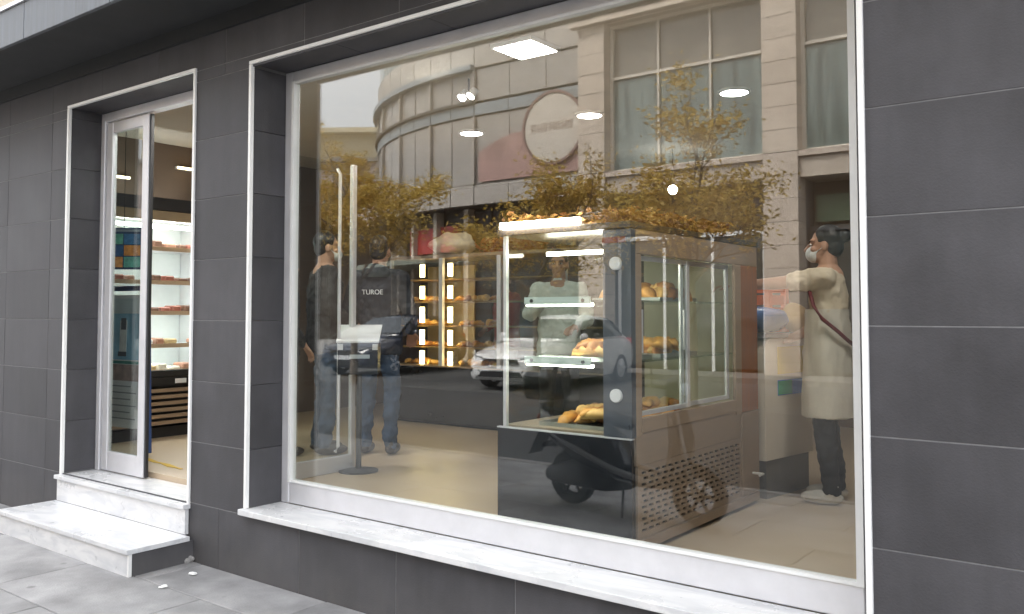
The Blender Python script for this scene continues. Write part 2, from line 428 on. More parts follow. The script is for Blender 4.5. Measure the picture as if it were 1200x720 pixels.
# marble steps
st = thing('entrance_steps', 'two veined white marble steps in front of the sliding door', 'steps')
SX0, SX1 = -6.90, -5.10
bevmod(box('tread', (SX0 - .01, -.455, .135), (SX1 + .005, -.032, .165), M_MARBLE, st), .003)
box('riser', (SX0, -.44, -.02), (SX1 - .016, -.42, .134), M_MARBLE, st)
box('riser_end', (SX1 - .015, -.441, -.02), (SX1, -.42, .134), M_MARBLE2, st)
box('side_panel', (SX1 - .02, -.419, -.02), (SX1 - .004, -.002, .134), M_TILE, st)
box('side_panel', (SX0, -.419, -.02), (SX0 + .015, -.002, .134), M_MARBLE, st)
bevmod(box('tread', (DX0 - .03, -.052, .33), (DX1 + .025, .34, .36), M_MARBLE, st), .003)
box('riser', (DX0 - .02, -.03, .166), (DX1 + .012, -.004, .329), M_MARBLE, st)

# small litter by the steps
ml = mat('paper_scrap', (.8, .8, .78), .8)
for x, y, rz, l in ((-4.84, -.17, .5, 'torn white paper strip lying on the paving beside the tiled wall'), (-4.75, -.42, 1.2, 'small crumpled white paper scrap on the paving away from the wall')):
    m = MB(); rr = random.Random(int(rz * 10)); q = [(.022 * (1 + .4 * rr.random()) * math.cos(a), .014 * (1 + .5 * rr.random()) * math.sin(a)) for a in [k * math.pi / 4.5 for k in range(9)]]
    m.loft([[(x_, y_, .001 + .004 * rr.random()) for x_, y_ in q], [(x_ * .9, y_ * .9, .006 + .006 * rr.random()) for x_, y_ in q]])
    o = m.build('paper_scrap', ml); o.location = (x, y, .002); o.rotation_euler = (0, 0, rz); tag(o, l, 'litter')
m = MB()
for i in range(9): m.ell((rnd.uniform(-.03, .03), rnd.uniform(-.02, .02), rnd.uniform(.01, .04)), (rnd.uniform(.012, .022),) * 3, seg=6, rings=5)
o = m.build('mortar_crumb', M_CONC); o.location = (-5.11, -.035, 0); tag(o, 'crumbled mortar heap in the corner between step and wall', 'rubble')

# ================================================================== the room behind the glass
FZ, CZ = .40, 3.40
IX0, IX1, IY1 = -8.5, 1.8, 6.2
M_FLOOR = mat('beige_floor', (.52, .41, .29), .38, var=.05, scale=.5)
struct(box('floor', (IX0, .344, .30), (IX1, IY1, FZ), M_FLOOR))
M_CEIL = mat('cream_ceiling', (.55, .50, .43), .8, var=.04)
struct(box('ceiling', (IX0, .30, CZ), (IX1, IY1, CZ + .1), M_CEIL))
M_BRN = mat('brown_wall', (.16, .115, .085), .6, var=.12, scale=2)
struct(box('wall_left', (IX0 - .12, .30, .3), (IX0, IY1, CZ), M_BRN))
struct(box('wall_right', (IX1, .30, .3), (IX1 + .12, IY1, CZ), M_BRN))
struct(box('wall_back', (IX0, IY1, .3), (IX1, IY1 + .12, CZ), M_BRN))
box('inner_lining', (DX1 + .012, .301, FZ + .002), (WX0 - .012, .34, CZ - .002), mat('tan_lining', (.34, .25, .17), .6, var=.15, scale=3), shop)

# ceiling lamps
M_LED = emit('led_white', (1, .94, .86), 11)
M_LEDP = emit('led_panel', (1, .95, .88), 9)
def panel(x, y, label, sz=.30):
    t = thing('ceiling_panel', label, 'ceiling light', (x, y, CZ))
    box('lamp_frame', (-sz / 2 - .02, -sz / 2 - .02, -.03), (sz / 2 + .02, sz / 2 + .02, -.002), M_WALU, t)
    box('diffuser', (-sz / 2, -sz / 2, -.034), (sz / 2, sz / 2, -.0305), M_LEDP, t)
panel(-3.44, 1.37, 'square glowing ceiling panel above the glass pastry case')
for x, y, l in ((-5.6, .60, 'inside the sliding door'), (-1.0, 1.40, 'over the worker in the cream shirt')):
    panel(x, y, 'added unseen fill-light panel ' + l, .45)  # extra panels added out of view to brighten the room and the worker
def downlight(x, y, label, r=.11):
    t = thing('downlight', label, 'ceiling light', (x, y, CZ), group='round downlights in the shop ceiling')
    MB().lathe([(r, -.002), (r + .02, -.002), (r + .02, -.012), (r, -.018)], (0, 0, 0), n=28).build('lamp_ring', M_WALU, t)
    MB().lathe([(0, -.016), (r, -.016), (r, -.004), (0, -.004)], (0, 0, 0), n=28).build('lamp_disc', M_LED, t)
for x, y, l in ((-5.53, 3.29, 'round downlight over the lit pastry cabinet'), (-4.18, 3.34, 'round downlight between the cabinet and the glass case'), (-2.81, 3.36, 'round downlight beyond the far end of the glass case')): downlight(x, y, l)
# spotlight on a stem
t = thing('spotlight', 'bright twin spotlight hanging on a stem near the window', 'spotlight', (-4.27, 1.76, CZ))
MB().tube([(0, 0, -.001), (0, 0, -.10)], .008).build('stem', M_BLACK, t)
for sx in (-.06, .03):
    h = MB().lathe([(.0, .05), (.03, .05), (.035, -.02), (.032, -.02)], (sx, 0, -.13), (.2, .6, .75), 14).build('lamp_head', M_WALU, t)
    MB().lathe([(0, -.021), (.031, -.021), (.031, -.017), (0, -.017)], (sx, 0, -.13), (.2, .6, .75), 14).build('bulb', emit('spot_bulb', (1, .97, .92), 60), h)
t = thing('pendant_bulb', 'small round glowing pendant bulb in the back of the shop', 'pendant light', (-4.35, 5.3, CZ))
MB().tube([(0, 0, -.001), (0, 0, -.40)], .004).build('cord', M_BLACK, t)
MB().ell((0, 0, -.45), .05).build('bulb', emit('pend_bulb', (1, .97, .92), 12), t, True)

# ================================================================== pastry counter with its end to the window
CX0, CX1, CY0, CY1, CT = -2.99, -2.17, .50, 2.13, 2.06
pc = thing('pastry_case', 'tall glass pastry counter with black gloss end panel and compressor grille', 'display case')
M_DGREY = mat('slate_metal', (.10, .115, .14), .35, metal=.4, var=.1)
M_WOOD = mat('reddish_wood', (.30, .11, .04), .45, var=.2, scale=5, stretch=(8, 8, 1))
M_LIT = emit('case_tube', (1, .93, .80), 12)
bevmod(box('end_panel', (CX0, CY0, FZ + .02), (CX1 + .02, CY0 + .025, .975), M_BLACKGL, pc), .003)
box('panel_edge', (CX0 - .002, CY0 - .003, .9755), (CX1 + .022, CY0 + .024, .982), M_ALU, pc)
box('cabinet_base', (CX0 + .01, CY0 + .026, FZ + .02), (CX1 - .002, CY1, .98), M_BLACK, pc)
box('plinth', (CX0 + .05, CY0 + .05, FZ), (CX1 - .06, CY1 - .03, FZ + .019), M_BLACK, pc)
# corner post facing the window with two round locks
post = bevmod(box('corner_post', (-2.315, CY0 + .004, .983), (CX1 + .02, CY0 + .05, CT - .035), M_DGREY, pc), .004)
for z in (1.85, 1.19):
    kb = MB().lathe([(0, -.014), (.03, -.014), (.034, -.008), (.034, .004)], (-2.235, CY0, z), (0, 1, 0), 20).build('lock_knob', M_WALU, post)
box('post_band', (-2.314, CY0 - .001, 1.955), (-2.18, CY0 + .003, 1.985), mat('maroon_band', (.14, .02, .02), .4), post)
box('end_pane', (-2.935, CY0 + .012, .983), (-2.317, CY0 + .020, CT - .035), M_CGLASS, pc)
box('front_pane', (CX0 + .02, CY0 + .03, .983), (CX0 + .028, CY1 - .01, CT - .035), M_CGLASS, pc)
box('edge_strip', (-2.955, CY0 + .006, .983), (-2.936, CY0 + .03, CT - .035), M_ALU, pc)
bevmod(box('top_plate', (CX0, CY0 - .01, CT - .034), (CX1 + .025, CY1 + .02, CT), mat('dark_top', (.05, .04, .035), .4), pc), .004)
tl = MB().box((-2.95, CY0 - .035, CT + .002), (-2.44, CY0 - .005, CT + .035)).build('top_tube', M_LIT, pc)
# shelves, their white fronts and brackets
SHZ = (1.34, 1.66)
M_SHELF = glass('shelf_glass', (.86, .92, .89), .06, .9)
for z in SHZ:
    sh = box('shelf', (CX0 + .06, CY0 + .06, z), (CX1 - .1, CY1 - .08, z + .01), M_SHELF, pc)
    lp = MB().box((-2.84, CY0 + .045, z - .012), (-2.42, CY0 + .059, z + .028)).build('shelf_front', mat('shelf_front_white', (.82, .88, .87), .35, var=.03), sh)
    for x in (-2.79, -2.46): MB().lathe([(0, -.004), (.010, -.004), (.010, .004)], (x, CY0 + .043, z + .008), (0, 1, 0), 10).build('screw', M_BLACK, sh)
MB().box((-2.84, CY0 + .065, 1.638), (-2.42, CY0 + .085, 1.653)).build('lamp_tube', M_LIT, pc)  # this tube and the next are added to brighten the pastries
MB().box((-2.84, CY0 + .065, 1.318), (-2.42, CY0 + .085, 1.333)).build('lamp_tube', M_LIT, pc)
box('deck', (CX0 + .03, CY0 + .03, .981), (CX1 - .03, CY1 - .03, .992), M_STEEL, pc)
box('far_panel', (CX0 + .03, CY1 - .02, .993), (CX1 - .002, CY1, CT - .036), mat('pale_green_panel', (.55, .50, .34), .5, var=.1), pc)
box('hanging_bar', (CX0 + .12, CY0 + .30, 1.93), (CX1 - .12, CY0 + .33, 1.95), M_LIT, pc)
# service side (faces the worker): frame, two sliding sashes, grille
X = CX1
sf = MB()
sf.box((X - .001, CY0 + .052, 1.90), (X + .02, CY1, CT - .036)); sf.box((X - .001, CY0 + .052, .983), (X + .02, CY0 + .11, 1.899))
sf.box((X - .001, 1.78, .983), (X + .02, 1.87, 1.899)); sf.box((X - .001, CY0 + .111, 1.0), (X + .022, 1.779, 1.075))
bevmod(sf.build('service_frame', M_BROWNST, pc), .003)
box('wood_post', (X - .001, 1.871, .99), (X + .018, CY1, 1.899), M_WOOD, pc)
for y0, y1, xo in ((.615, 1.20, 0.0), (1.13, 1.775, -.02)):
    sa = part('sliding_sash', pc); f = MB()
    f.box((X - .018 + xo, y0, 1.08), (X - .002 + xo, y0 + .035, 1.895)); f.box((X - .018 + xo, y1 - .035, 1.08), (X - .002 + xo, y1, 1.895))
    f.box((X - .017 + xo, y0 + .036, 1.08), (X - .003 + xo, y1 - .036, 1.105)); f.box((X - .017 + xo, y0 + .036, 1.87), (X - .003 + xo, y1 - .036, 1.895))
    bevmod(f.build('sash_frame', M_ALU, sa), .003)
    box('sash_pane', (X - .013 + xo, y0 + .03, 1.10), (X - .007 + xo, y1 - .03, 1.875), M_CGLASS, sa)
    box('pull_handle', (X - .001 + xo, y0 + .012, 1.40), (X + .012 + xo, y0 + .024, 1.62), M_ALU, sa)
box('drawer_front', (X + .0, CY0 + .055, .84), (X + .016, 1.86, .999), M_STEEL, pc)
# perforated compressor grille: a steel sheet with slots
gm = MB(); NY, NZ = 17, 11
gy0, gy1, gz0, gz1 = CY0 + .07, 1.86, .475, .838
ys = [gy0 + .03]; 
cw = (gy1 - gy0 - .06) / NY; chh = (gz1 - gz0 - .05) / NZ
gm.box((X, gy0, gz0), (X + .014, gy0 + .03, gz1)); gm.box((X, gy1 - .03, gz0), (X + .014, gy1, gz1))
for j in range(NZ + 1):
    z = gz0 + .025 + j * chh
    za, zb = (gz0 if j == 0 else z - chh * .24), (gz1 if j == NZ else z + chh * .24)
    gm.box((X, gy0 + .03, za), (X + .014, gy1 - .03, zb))
for j in range(NZ):
    za, zb = gz0 + .025 + j * chh + chh * .24, gz0 + .025 + (j + 1) * chh - chh * .24
    for i in range(NY + 1):
        yc = gy0 + .03 + i * cw + (cw * .25 if j % 2 else 0)
        if yc + cw * .16 < gy1 - .03: gm.box((X + .001, max(yc - cw * .16, gy0 + .03), za), (X + .013, yc + cw * .16, zb))
gm.build('compressor_grille', M_STEEL, pc)
fan = MB().lathe([(.02, 0), (.13, 0), (.15, .01), (.13, .012), (.02, .02)], (X - .03, 1.42, .66), (1, 0, 0), 20).build('fan', M_BLACK, pc)
box('kick_rail', (X - .0, CY0 + .055, .425), (X + .03, CY1 - .02, .472), M_STEEL, pc)
bevmod(box('end_cover', (X + .0, 1.862, .475), (X + .022, CY1, .985), M_STEEL, pc), .003)
MB().tube([(X + .022, 2.02, .60), (X + .09, 2.02, .60), (X + .09, 1.96, .60)], .008).build('drain_tap', M_WALU, pc)

# trays and pastries
M_PAS = [mat('golden_crust', (.62, .30, .07), .5, var=.35, scale=14, bump=.4, bscale=40), mat('pale_crust', (.70, .42, .14), .55, var=.3, scale=14, bump=.4, bscale=40), mat('brown_crust', (.42, .17, .045), .5, var=.35, scale=12, bump=.4, bscale=40)]
def pastry_mesh(kind):
    m = MB(); rings = []
    n = 11
    for i in range(n):
        t = -1 + 2 * i / (n - 1)
        if kind == 0:      # crescent
            a = t * 1.1; cx = .085 * math.sin(a); cy = .05 * math.cos(a) - .03; r = .034 * (1 - abs(t) ** 2.2) * (1 + .14 * math.cos(i * math.pi)) + .006
            tx, ty = math.cos(a), -math.sin(a)
        elif kind == 1:    # long roll
            cx = t * .10; cy = .008 * math.sin(t * 3); r = .030 * (1 - abs(t) ** 4) * (1 + .07 * math.cos(i * math.pi)) + .006; tx, ty = 1, 0
        else:              # twisted bun
            cx = t * .065; cy = 0; r = .042 * (1 - abs(t) ** 3) + .008; tx, ty = 1, 0
        ring = []
        for k in range(10):
            b = 2 * math.pi * k / 10; h = math.sin(b); q = math.cos(b)
            tw = 1 + (.10 * math.sin(3 * b + t * 5) if kind == 2 else 0)
            ring.append((cx - ty * q * r * tw, cy + tx * q * r * tw, max(0, .8 * r + .8 * r * h * tw)))
        rings.append(ring)
    me = m.loft(rings).mesh('pastry', True); return me
PM = [pastry_mesh(k) for k in range(3)]
PV = {}
def pastry(x, y, z, label, group, k=None, mi=None, tilt=.25, s=1.0):
    k = rnd.randrange(3) if k is None else k; mi = rnd.randrange(3) if mi is None else mi
    if (k, mi) not in PV:
        me = PM[k].copy(); me.materials.clear(); me.materials.append(M_PAS[mi]); PV[(k, mi)] = me
    o = bpy.data.objects.new('pastry', PV[(k, mi)]); COL.objects.link(o)
    o.location = (x, y, z); o.rotation_euler = (rnd.uniform(-tilt, tilt), rnd.uniform(-tilt, tilt), rnd.uniform(0, 6.28)); o.scale = (s,) * 3
    tag(o, ('golden', 'pale', 'dark brown')[mi] + (' crescent', ' long', ' bun')[k] + ' ' + label, 'pastry', group); return o
M_TRAY = mat('tray_steel', (.42, .43, .42), .35, metal=.7, var=.08)
def tray(x0, x1, y0, y1, z, label):
    t = thing('baking_tray', label, 'tray', ((x0 + x1) / 2, (y0 + y1) / 2, z)); a, b = (x1 - x0) / 2, (y1 - y0) / 2
    box('tray_base', (-a, -b, 0.0005), (a, b, .005), M_TRAY, t)
    m = MB(); m.box((-a, -b, .0052), (-a + .006, b, .022)); m.box((a - .006, -b, .0052), (a, b, .022)); m.box((-a + .0061, -b, .0052), (a - .0061, -b + .006, .022)); m.box((-a + .0061, b - .006, .0052), (a - .0061, b, .022))
    m.build('tray_rim', M_TRAY, t)
for z, nm, k0 in ((.992, 'deck', 1), (1.35, 'middle shelf', 0), (1.67, 'top shelf', 2)):
    for q, (y0, y1) in enumerate(((.60, 1.05), (1.15, 1.62))):
        if z > 1.6 and q == 0: continue
        where = 'nearer the end panel' if q == 0 else 'farther from the end panel'
        tray(-2.78, -2.33, y0, y1, z, f'shallow steel tray on the {nm} of the pastry case, {where}')
        lab = f'pastry piled on the {nm} tray {where}'
        for i in range(20):
            lay = i // 12
            fx, fy = rnd.random(), rnd.random()
            if lay: fx = .3 + .6 * fx; fy = .2 + .6 * fy
            pastry(-2.74 + .37 * fx, y0 + .05 + (y1 - y0 - .10) * fy, z + .006 + lay * .036, lab, f'pastries on the {nm} tray {where}', k=(k0 if rnd.random() < .8 else None), mi=rnd.choice((0, 0, 1, 2)), tilt=.3 if lay else .12)

# dried garland lying on the case
def leaf_mesh(spots, smin, smax, seed, flat=.5, cup=True):
    r = random.Random(seed); vs = []; fs = []
    for p in spots:
        s = r.uniform(smin, smax); a = Vector((r.gauss(0, 1), r.gauss(0, 1), r.gauss(0, flat))).normalized()
        b = a.cross(Vector((r.gauss(0, 1), r.gauss(0, 1), r.gauss(0, 1)))).normalized(); p = Vector(p); n = a.cross(b)
        i = len(vs)
        vs += [p - a * s, p + b * s * .45 + n * s * .12, p + a * s, p - b * s * .45 + n * s * .12]; fs += [(i, i + 1, i + 2), (i, i + 2, i + 3)]
    me = bpy.data.meshes.new('leaves'); me.from_pydata([tuple(v) for v in vs], [], fs); return me
def leaf_mat(name, c1, c2, c3, transl=.3):
    m = bpy.data.materials.new(name); m.use_nodes = True; n = m.node_tree; b = n.nodes['Principled BSDF']
    ge = n.nodes.new('ShaderNodeNewGeometry'); cr = n.nodes.new('ShaderNodeValToRGB')
    cr.color_ramp.elements[0].color = (*c1, 1); cr.color_ramp.elements[1].color = (*c3, 1)
    e = cr.color_ramp.elements.new(.5); e.color = (*c2, 1)
    n.links.new(ge.outputs['Random Per Island'], cr.inputs[0]); n.links.new(cr.outputs[0], b.inputs['Base Color'])
    b.inputs['Roughness'].default_value = .6
    tr = n.nodes.new('ShaderNodeBsdfTranslucent'); n.links.new(cr.outputs[0], tr.inputs[0])
    mx = n.nodes.new('ShaderNodeMixShader'); mx.inputs[0].default_value = transl
    o = n.nodes['Material Output']; n.links.new(b.outputs[0], mx.inputs[1]); n.links.new(tr.outputs[0], mx.inputs[2]); n.links.new(mx.outputs[0], o.inputs[0])
    return m
sp = []
for i in range(2600):
    y = rnd.uniform(.52, 1.75); x = rnd.choice((rnd.uniform(-2.96, -2.16), rnd.gauss(-2.25, .05), rnd.gauss(-2.9, .05)))
    h = .10 * (.5 + .5 * noise.noise(Vector((x * 5, y * 5, 0)))) + .03
    sp.append((max(-2.97, min(-2.15, x)), y, CT + .004 + h * rnd.random() ** 1.3))
M_DRY = leaf_mat('dried_leaf', (.16, .06, .02), (.36, .17, .05), (.45, .27, .08))
o = obj('dried_garland', leaf_mesh(sp, .015, .035, 3), M_DRY); tag(o, 'brown dried leaf garland heaped along the top of the pastry case', 'garland', kind='stuff')
# twigs in it
m = MB()
for i in range(26):
    y = rnd.uniform(.55, 1.7); x = rnd.uniform(-2.9, -2.2); a = rnd.uniform(0, 3.14); L = rnd.uniform(.06, .13)
    m.tube([(x, y, CT + .01), (x + L * .5 * math.cos(a), y + L * .5 * math.sin(a), CT + .04), (x + L * math.cos(a), y + L * math.sin(a), CT + .05)], .004, 5)
m.build('twigs', mat('twig', (.16, .08, .03), .8), o)['kind'] = 'stuff'

# ================================================================== second counter with coloured labels
c2 = thing('sales_counter', 'cream sales counter with yellow, green and blue stripes beside the pastry case', 'counter', (-2.13, 2.19, FZ), R(-9))
M_CREAM = mat('cream_laminate', (.76, .69, .60), .45, var=.05)
pts = [(0, 0, .26), (0, 0, 1.0)] ; 
prof = [(0, .25), (.62, .25), (.62, 1.04)] + [(.10 - .10 * math.sin(a) if False else .10 * (1 - math.sin(a)), .94 + .10 * math.cos(a) if False else 1.04 - .10 * (1 - math.cos(a))) for a in [i * math.pi / 2 / 5 for i in range(6)]]
MB().prism([(0.0, y, z) for y, z in prof], (-.10, 0, 0)).build('side_panel', M_CREAM, c2)
box('counter_base', (-.60, .04, 0), (-.02, .60, .249), mat('grey_base', (.22, .22, .22), .4, metal=.3), c2)
box('counter_body', (-.62, .02, .25), (-.101, .60, 1.035), M_CREAM, c2)
for z0, z1, c, nm in ((.80, .98, (.80, .60, .10), 'yellow_stripe'), (.66, .76, (.01, .13, .65), 'blue_stripe')):
    box(nm, (.001, .16, z0), (.004, .60, z1), mat(nm, c, .4, var=.05), c2)
box('green_stripe', (.0045, .16, .665), (.0065, .34, .755), mat('green_stripe', (.01, .35, .15), .4), c2)
box('counter_top', (-.64, -.01, 1.0405), (.02, .66, 1.07), mat('dark_counter_top', (.08, .08, .085), .3), c2)
def sack(name, loc, sz, m, label, cat):
    b = MB(); b.ell((0, 0, sz[2] * .5), (sz[0] / 2, sz[1] / 2, sz[2] / 2), seg=18, rings=12,
                    fn=lambda v: Vector((v.x * (1 + .25 * noise.noise(v * 9)), v.y * (1 + .25 * noise.noise(v * 9 + Vector((5, 0, 0)))), max(0, v.z) * (1 + .15 * noise.noise(v * 7)))))
    o = b.build(name, m, None, True); o.location = loc; tag(o, label, cat); return o
sack('plastic_bag', (-2.22, 2.44, 1.471), (.34, .26, .17), mat('blue_plastic', (.06, .15, .42), .3, var=.3, scale=8), 'crumpled blue plastic bag on the sales counter', 'bag')
t = thing('produce_crate', 'orange slatted plastic crate standing on the sales counter', 'crate', (-2.36, 2.66, 1.471), R(-9))
MO = mat('orange_plastic', (.72, .14, .03), .4, var=.08)
for i in range(4):
    z = .02 + i * .085
    for a, b in (((-.16, -.12, z), (.16, -.105, z + .065)), ((-.16, .105, z), (.16, .12, z + .065)), ((-.16, -.1045, z), (-.145, .1045, z + .065)), ((.145, -.1045, z), (.16, .1045, z + .065))): box('slat', a, b, MO, t)
for sx in (-1, 1):
    for sy in (-1, 1): box('corner_post', (sx * .15 - .02, sy * .11 - .02, 0), (sx * .15 + .02, sy * .11 + .02, .36), MO, t)
box('crate_base', (-.13, -.09, .001), (.13, .09, .016), MO, t)
sack('paper_bag', (-2.08, 2.62, 1.471), (.18, .14, .20), mat('kraft_paper', (.55, .38, .16), .8, var=.15), 'small kraft paper bag on the sales counter by the worker', 'bag')

# ================================================================== lit cabinet along the back
cb = thing('pastry_cabinet', 'glass pastry cabinet with glowing yellow light strips on a black gloss base', 'display case', (0, 0, 0))
KX0, KX1, KY = -7.10, -3.9, 3.72
M_STRIP = emit('warm_strip', (1, .74, .32), 4)
bevmod(box('cabinet_base', (KX0, KY, FZ + .03), (KX1, KY + .65, 1.02), M_BLACKGL, cb), .004)
box('base_top', (KX0 - .01, KY - .012, 1.0205), (KX1 + .01, KY + .66, 1.035), M_STEEL, cb)
box('plinth', (KX0 + .05, KY + .05, FZ), (KX1 - .05, KY + .6, FZ + .029), M_BLACK, cb)
M_PALEY = mat('yellow_lining', (.55, .42, .20), .5, var=.08)
for i in range(4):
    x0 = KX0 + i * .80; x1 = x0 + .80
    by = part('cabinet_bay', cb)
    box('bay_post', (x1 - .05, KY, 1.0355), (x1, KY + .04, 2.20), M_ALU, by)
    if i == 0: box('bay_post', (x0, KY, 1.0355), (x0 + .03, KY + .04, 2.20), M_ALU, by)
    if i == 0: box('back_lining', (x0 + .03, KY + .60, 1.036), (x1 - .05, KY + .62, 2.15), M_PALEY if i == 0 else mat('pale_green_lining', (.36, .42, .30), .5), by)
    box('bay_pane', (x0 + .031, KY + .012, 1.036), (x1 - .051, KY + .018, 2.19), M_CGLASS, by)
    for z in (1.225, 1.455, 1.72, 1.965):
        box('bay_shelf', (x0 + .03, KY + .05, z), (x1 - .05, KY + .58, z + .012), mat('shelf_wood', (.42, .25, .09), .5), by)
    if i < 2:
        xs = x0 + (.45 if i == 0 else .06)
        for z0, z1 in ((1.045, 1.19), (1.26, 1.42), (1.50, 1.67), (1.76, 1.90), (2.0, 2.14)):
            box('light_strip', (xs, KY + .022, z0), (xs + .055, KY + .042, z1), M_STRIP, by)
box('cabinet_roof', (KX0, KY, 2.201), (KX1, KY + .64, 2.235), M_STEEL, cb)
for i, (z, nm) in enumerate(((1.036, 'the base'), (1.238, 'the lowest shelf'), (1.468, 'the second shelf'), (1.733, 'the third shelf'))):
    for bay, bn in ((0, 'end bay'), (1, 'second bay')):
        for q in range(7):
            pastry(KX0 + bay * .8 + .12 + q * .085, KY + .2 + rnd.uniform(-.06, .06), z + .002, f'pastry on {nm} of the lit cabinet, {bn}', f'pastries on {nm} of the lit cabinet, {bn}', tilt=.1, s=.9)
# heap of cloth-wrapped loaves and dried flowers on the cabinet
o = sack('cake_cover', (-6.42, KY + .3, 2.236), (.62, .40, .26), mat('cream_cloth', (.70, .66, .55), .8, var=.1), 'cream cloth draped cake heap on the lit cabinet roof', 'cake cover')
sp = [(rnd.uniform(-5.95, -5.2), KY + .3 + rnd.gauss(0, .09), 2.24 + .16 * rnd.random()) for i in range(900)]
o = obj('flower_garland', leaf_mesh(sp, .02, .04, 5), leaf_mat('dried_flower', (.28, .06, .03), (.45, .16, .08), (.5, .34, .2))); tag(o, 'red brown dried flower garland along the lit cabinet roof', 'garland', kind='stuff')

# ================================================================== open chiller along the left wall
ch = thing('open_chiller', 'tall white lit open chiller with filled shelves behind the sliding door', 'refrigerator')
HX, HY0, HY1 = -7.80, .62, 1.98
box('back_panel', (IX0 + .01, HY0 + .04, 1.04), (IX0 + .05, HY1 - .04, 2.62), mat('chiller_white', (.78, .82, .80), .4, var=.05), ch)
box('side_wall', (IX0 + .01, HY0, FZ + .002), (HX, HY0 + .035, 2.70), M_WALU, ch); box('side_wall', (IX0 + .01, HY1 - .035, FZ + .002), (HX, HY1, 2.70), M_WALU, ch)
box('valance', (HX - .10, HY0 - .001, 2.60), (HX + .012, HY1 + .001, 2.72), M_BLACK, ch)
box('light_band', (HX - .12, HY0 + .04, 2.50), (HX - .005, HY1 - .04, 2.595), mat('tan_band', (.36, .27, .16), .5), ch)
box('lamp_tube', (HX - .16, HY0 + .08, 2.44), (HX - .13, HY1 - .08, 2.47), emit('chiller_tube', (.93, 1, .97), 7), ch)
box('front_lip', (HX - .05, HY0 + .036, .99), (HX + .01, HY1 - .036, 1.05), M_BLACK, ch)
box('tub', (IX0 + .06, HY0 + .036, .55), (HX - .051, HY1 - .036, 1.03), M_BLACK, ch)
for j in range(6):
    z = .53 + j * .062
    box('grille_slat', (HX - .03, HY0 + .036, z), (HX + .004, HY1 - .036, z + .034), M_BROWNST, ch)
box('control_strip', (HX - .03, HY0 + .036, .905), (HX + .006, HY1 - .036, .985), M_BLACK, ch)
box('control_panel', (HX + .0065, 1.50, .92), (HX + .010, 1.62, .965), M_WALU, ch)
box('plinth', (IX0 + .06, HY0 + .036, FZ), (HX - .06, HY1 - .036, .50), M_BLACK, ch)
PK = [mat('pack_%d' % i, c, .4, var=.2, scale=20) for i, c in enumerate(((.36, .13, .09), (.45, .24, .16), (.7, .66, .55), (.22, .12, .08), (.60, .46, .24), (.72, .74, .72)))]
shn = ['top', 'second', 'middle', 'fourth', 'lowest']
for j, z in enumerate((2.26, 1.93, 1.63, 1.31, 1.06)):
    sh = box('chiller_shelf', (IX0 + .06, HY0 + .04, z - .03), (HX - .14 + .05 * (j > 2), HY1 - .04, z - .012), M_WALU, ch)
    box('price_rail', (HX - .139 + .05 * (j > 2), HY0 + .04, z - .045), (HX - .132 + .05 * (j > 2), HY1 - .04, z - .005), mat('tan_rail', (.52, .38, .25), .5), sh)
    box('shelf_light', (HX - .20, HY0 + .08, z - .040), (HX - .18, HY1 - .08, z - .031), MATS['chiller_tube'], sh)
    y = HY0 + .08
    while y < 1.80:
        wd = rnd.uniform(.07, .13); hh = rnd.uniform(.035, .07) if j < 4 else rnd.uniform(.03, .07)
        if rnd.random() < .85:
            ci = rnd.choice((0, 1, 3, 0)) if j in (0, 1, 2) else rnd.choice((2, 4, 5, 1))
            o = MB().box((-.09, -wd / 2, 0), (.09, wd / 2, hh), .012).build('food_pack', PK[ci]); o.location = (HX - .26 + .05 * (j > 2), y + wd / 2, z - .0115)
            tag(o, f"{('rust red', 'terracotta', 'cream', 'dark brown', 'mustard', 'white')[ci]} {'wide' if wd > .1 else 'narrow'} food pack on the {shn[j]} chiller shelf", 'food pack', f'food packs on the {shn[j]} chiller shelf')
        y += wd + rnd.uniform(.01, .05)
# poster hanging at the chiller
t = thing('picture_poster', 'dark blue poster with a grid of coloured picture squares by the chiller', 'poster', (-7.62, .86, 2.0), R(40))
box('poster_board', (-.17, -.006, 0), (.17, .006, .38), mat('navy_board', (.03, .07, .16), .4), t)
PC = [(.12, .42, .32), (.05, .20, .42), (.04, .14, .34), (.75, .32, .08), (.75, .36, .12), (.15, .48, .42)]
for i, c in enumerate(PC):
    x = -.15 + (i % 2) * .155; z = .02 + (2 - i // 2) * .105
    box('picture_square', (x, -.010, z), (x + .145, -.0065, z + .095), mat('picture_%d' % i, c, .4, var=.35, scale=18), t)
box('title_strip', (-.15, -.010, .345), (.15, -.0065, .365), mat('title_print', (.3, .38, .45), .5), t)
MB().tube([(0, 0, .38), (0, 0, CZ - 2.001)], .003, 5).build('hanger', M_BLACK, t)

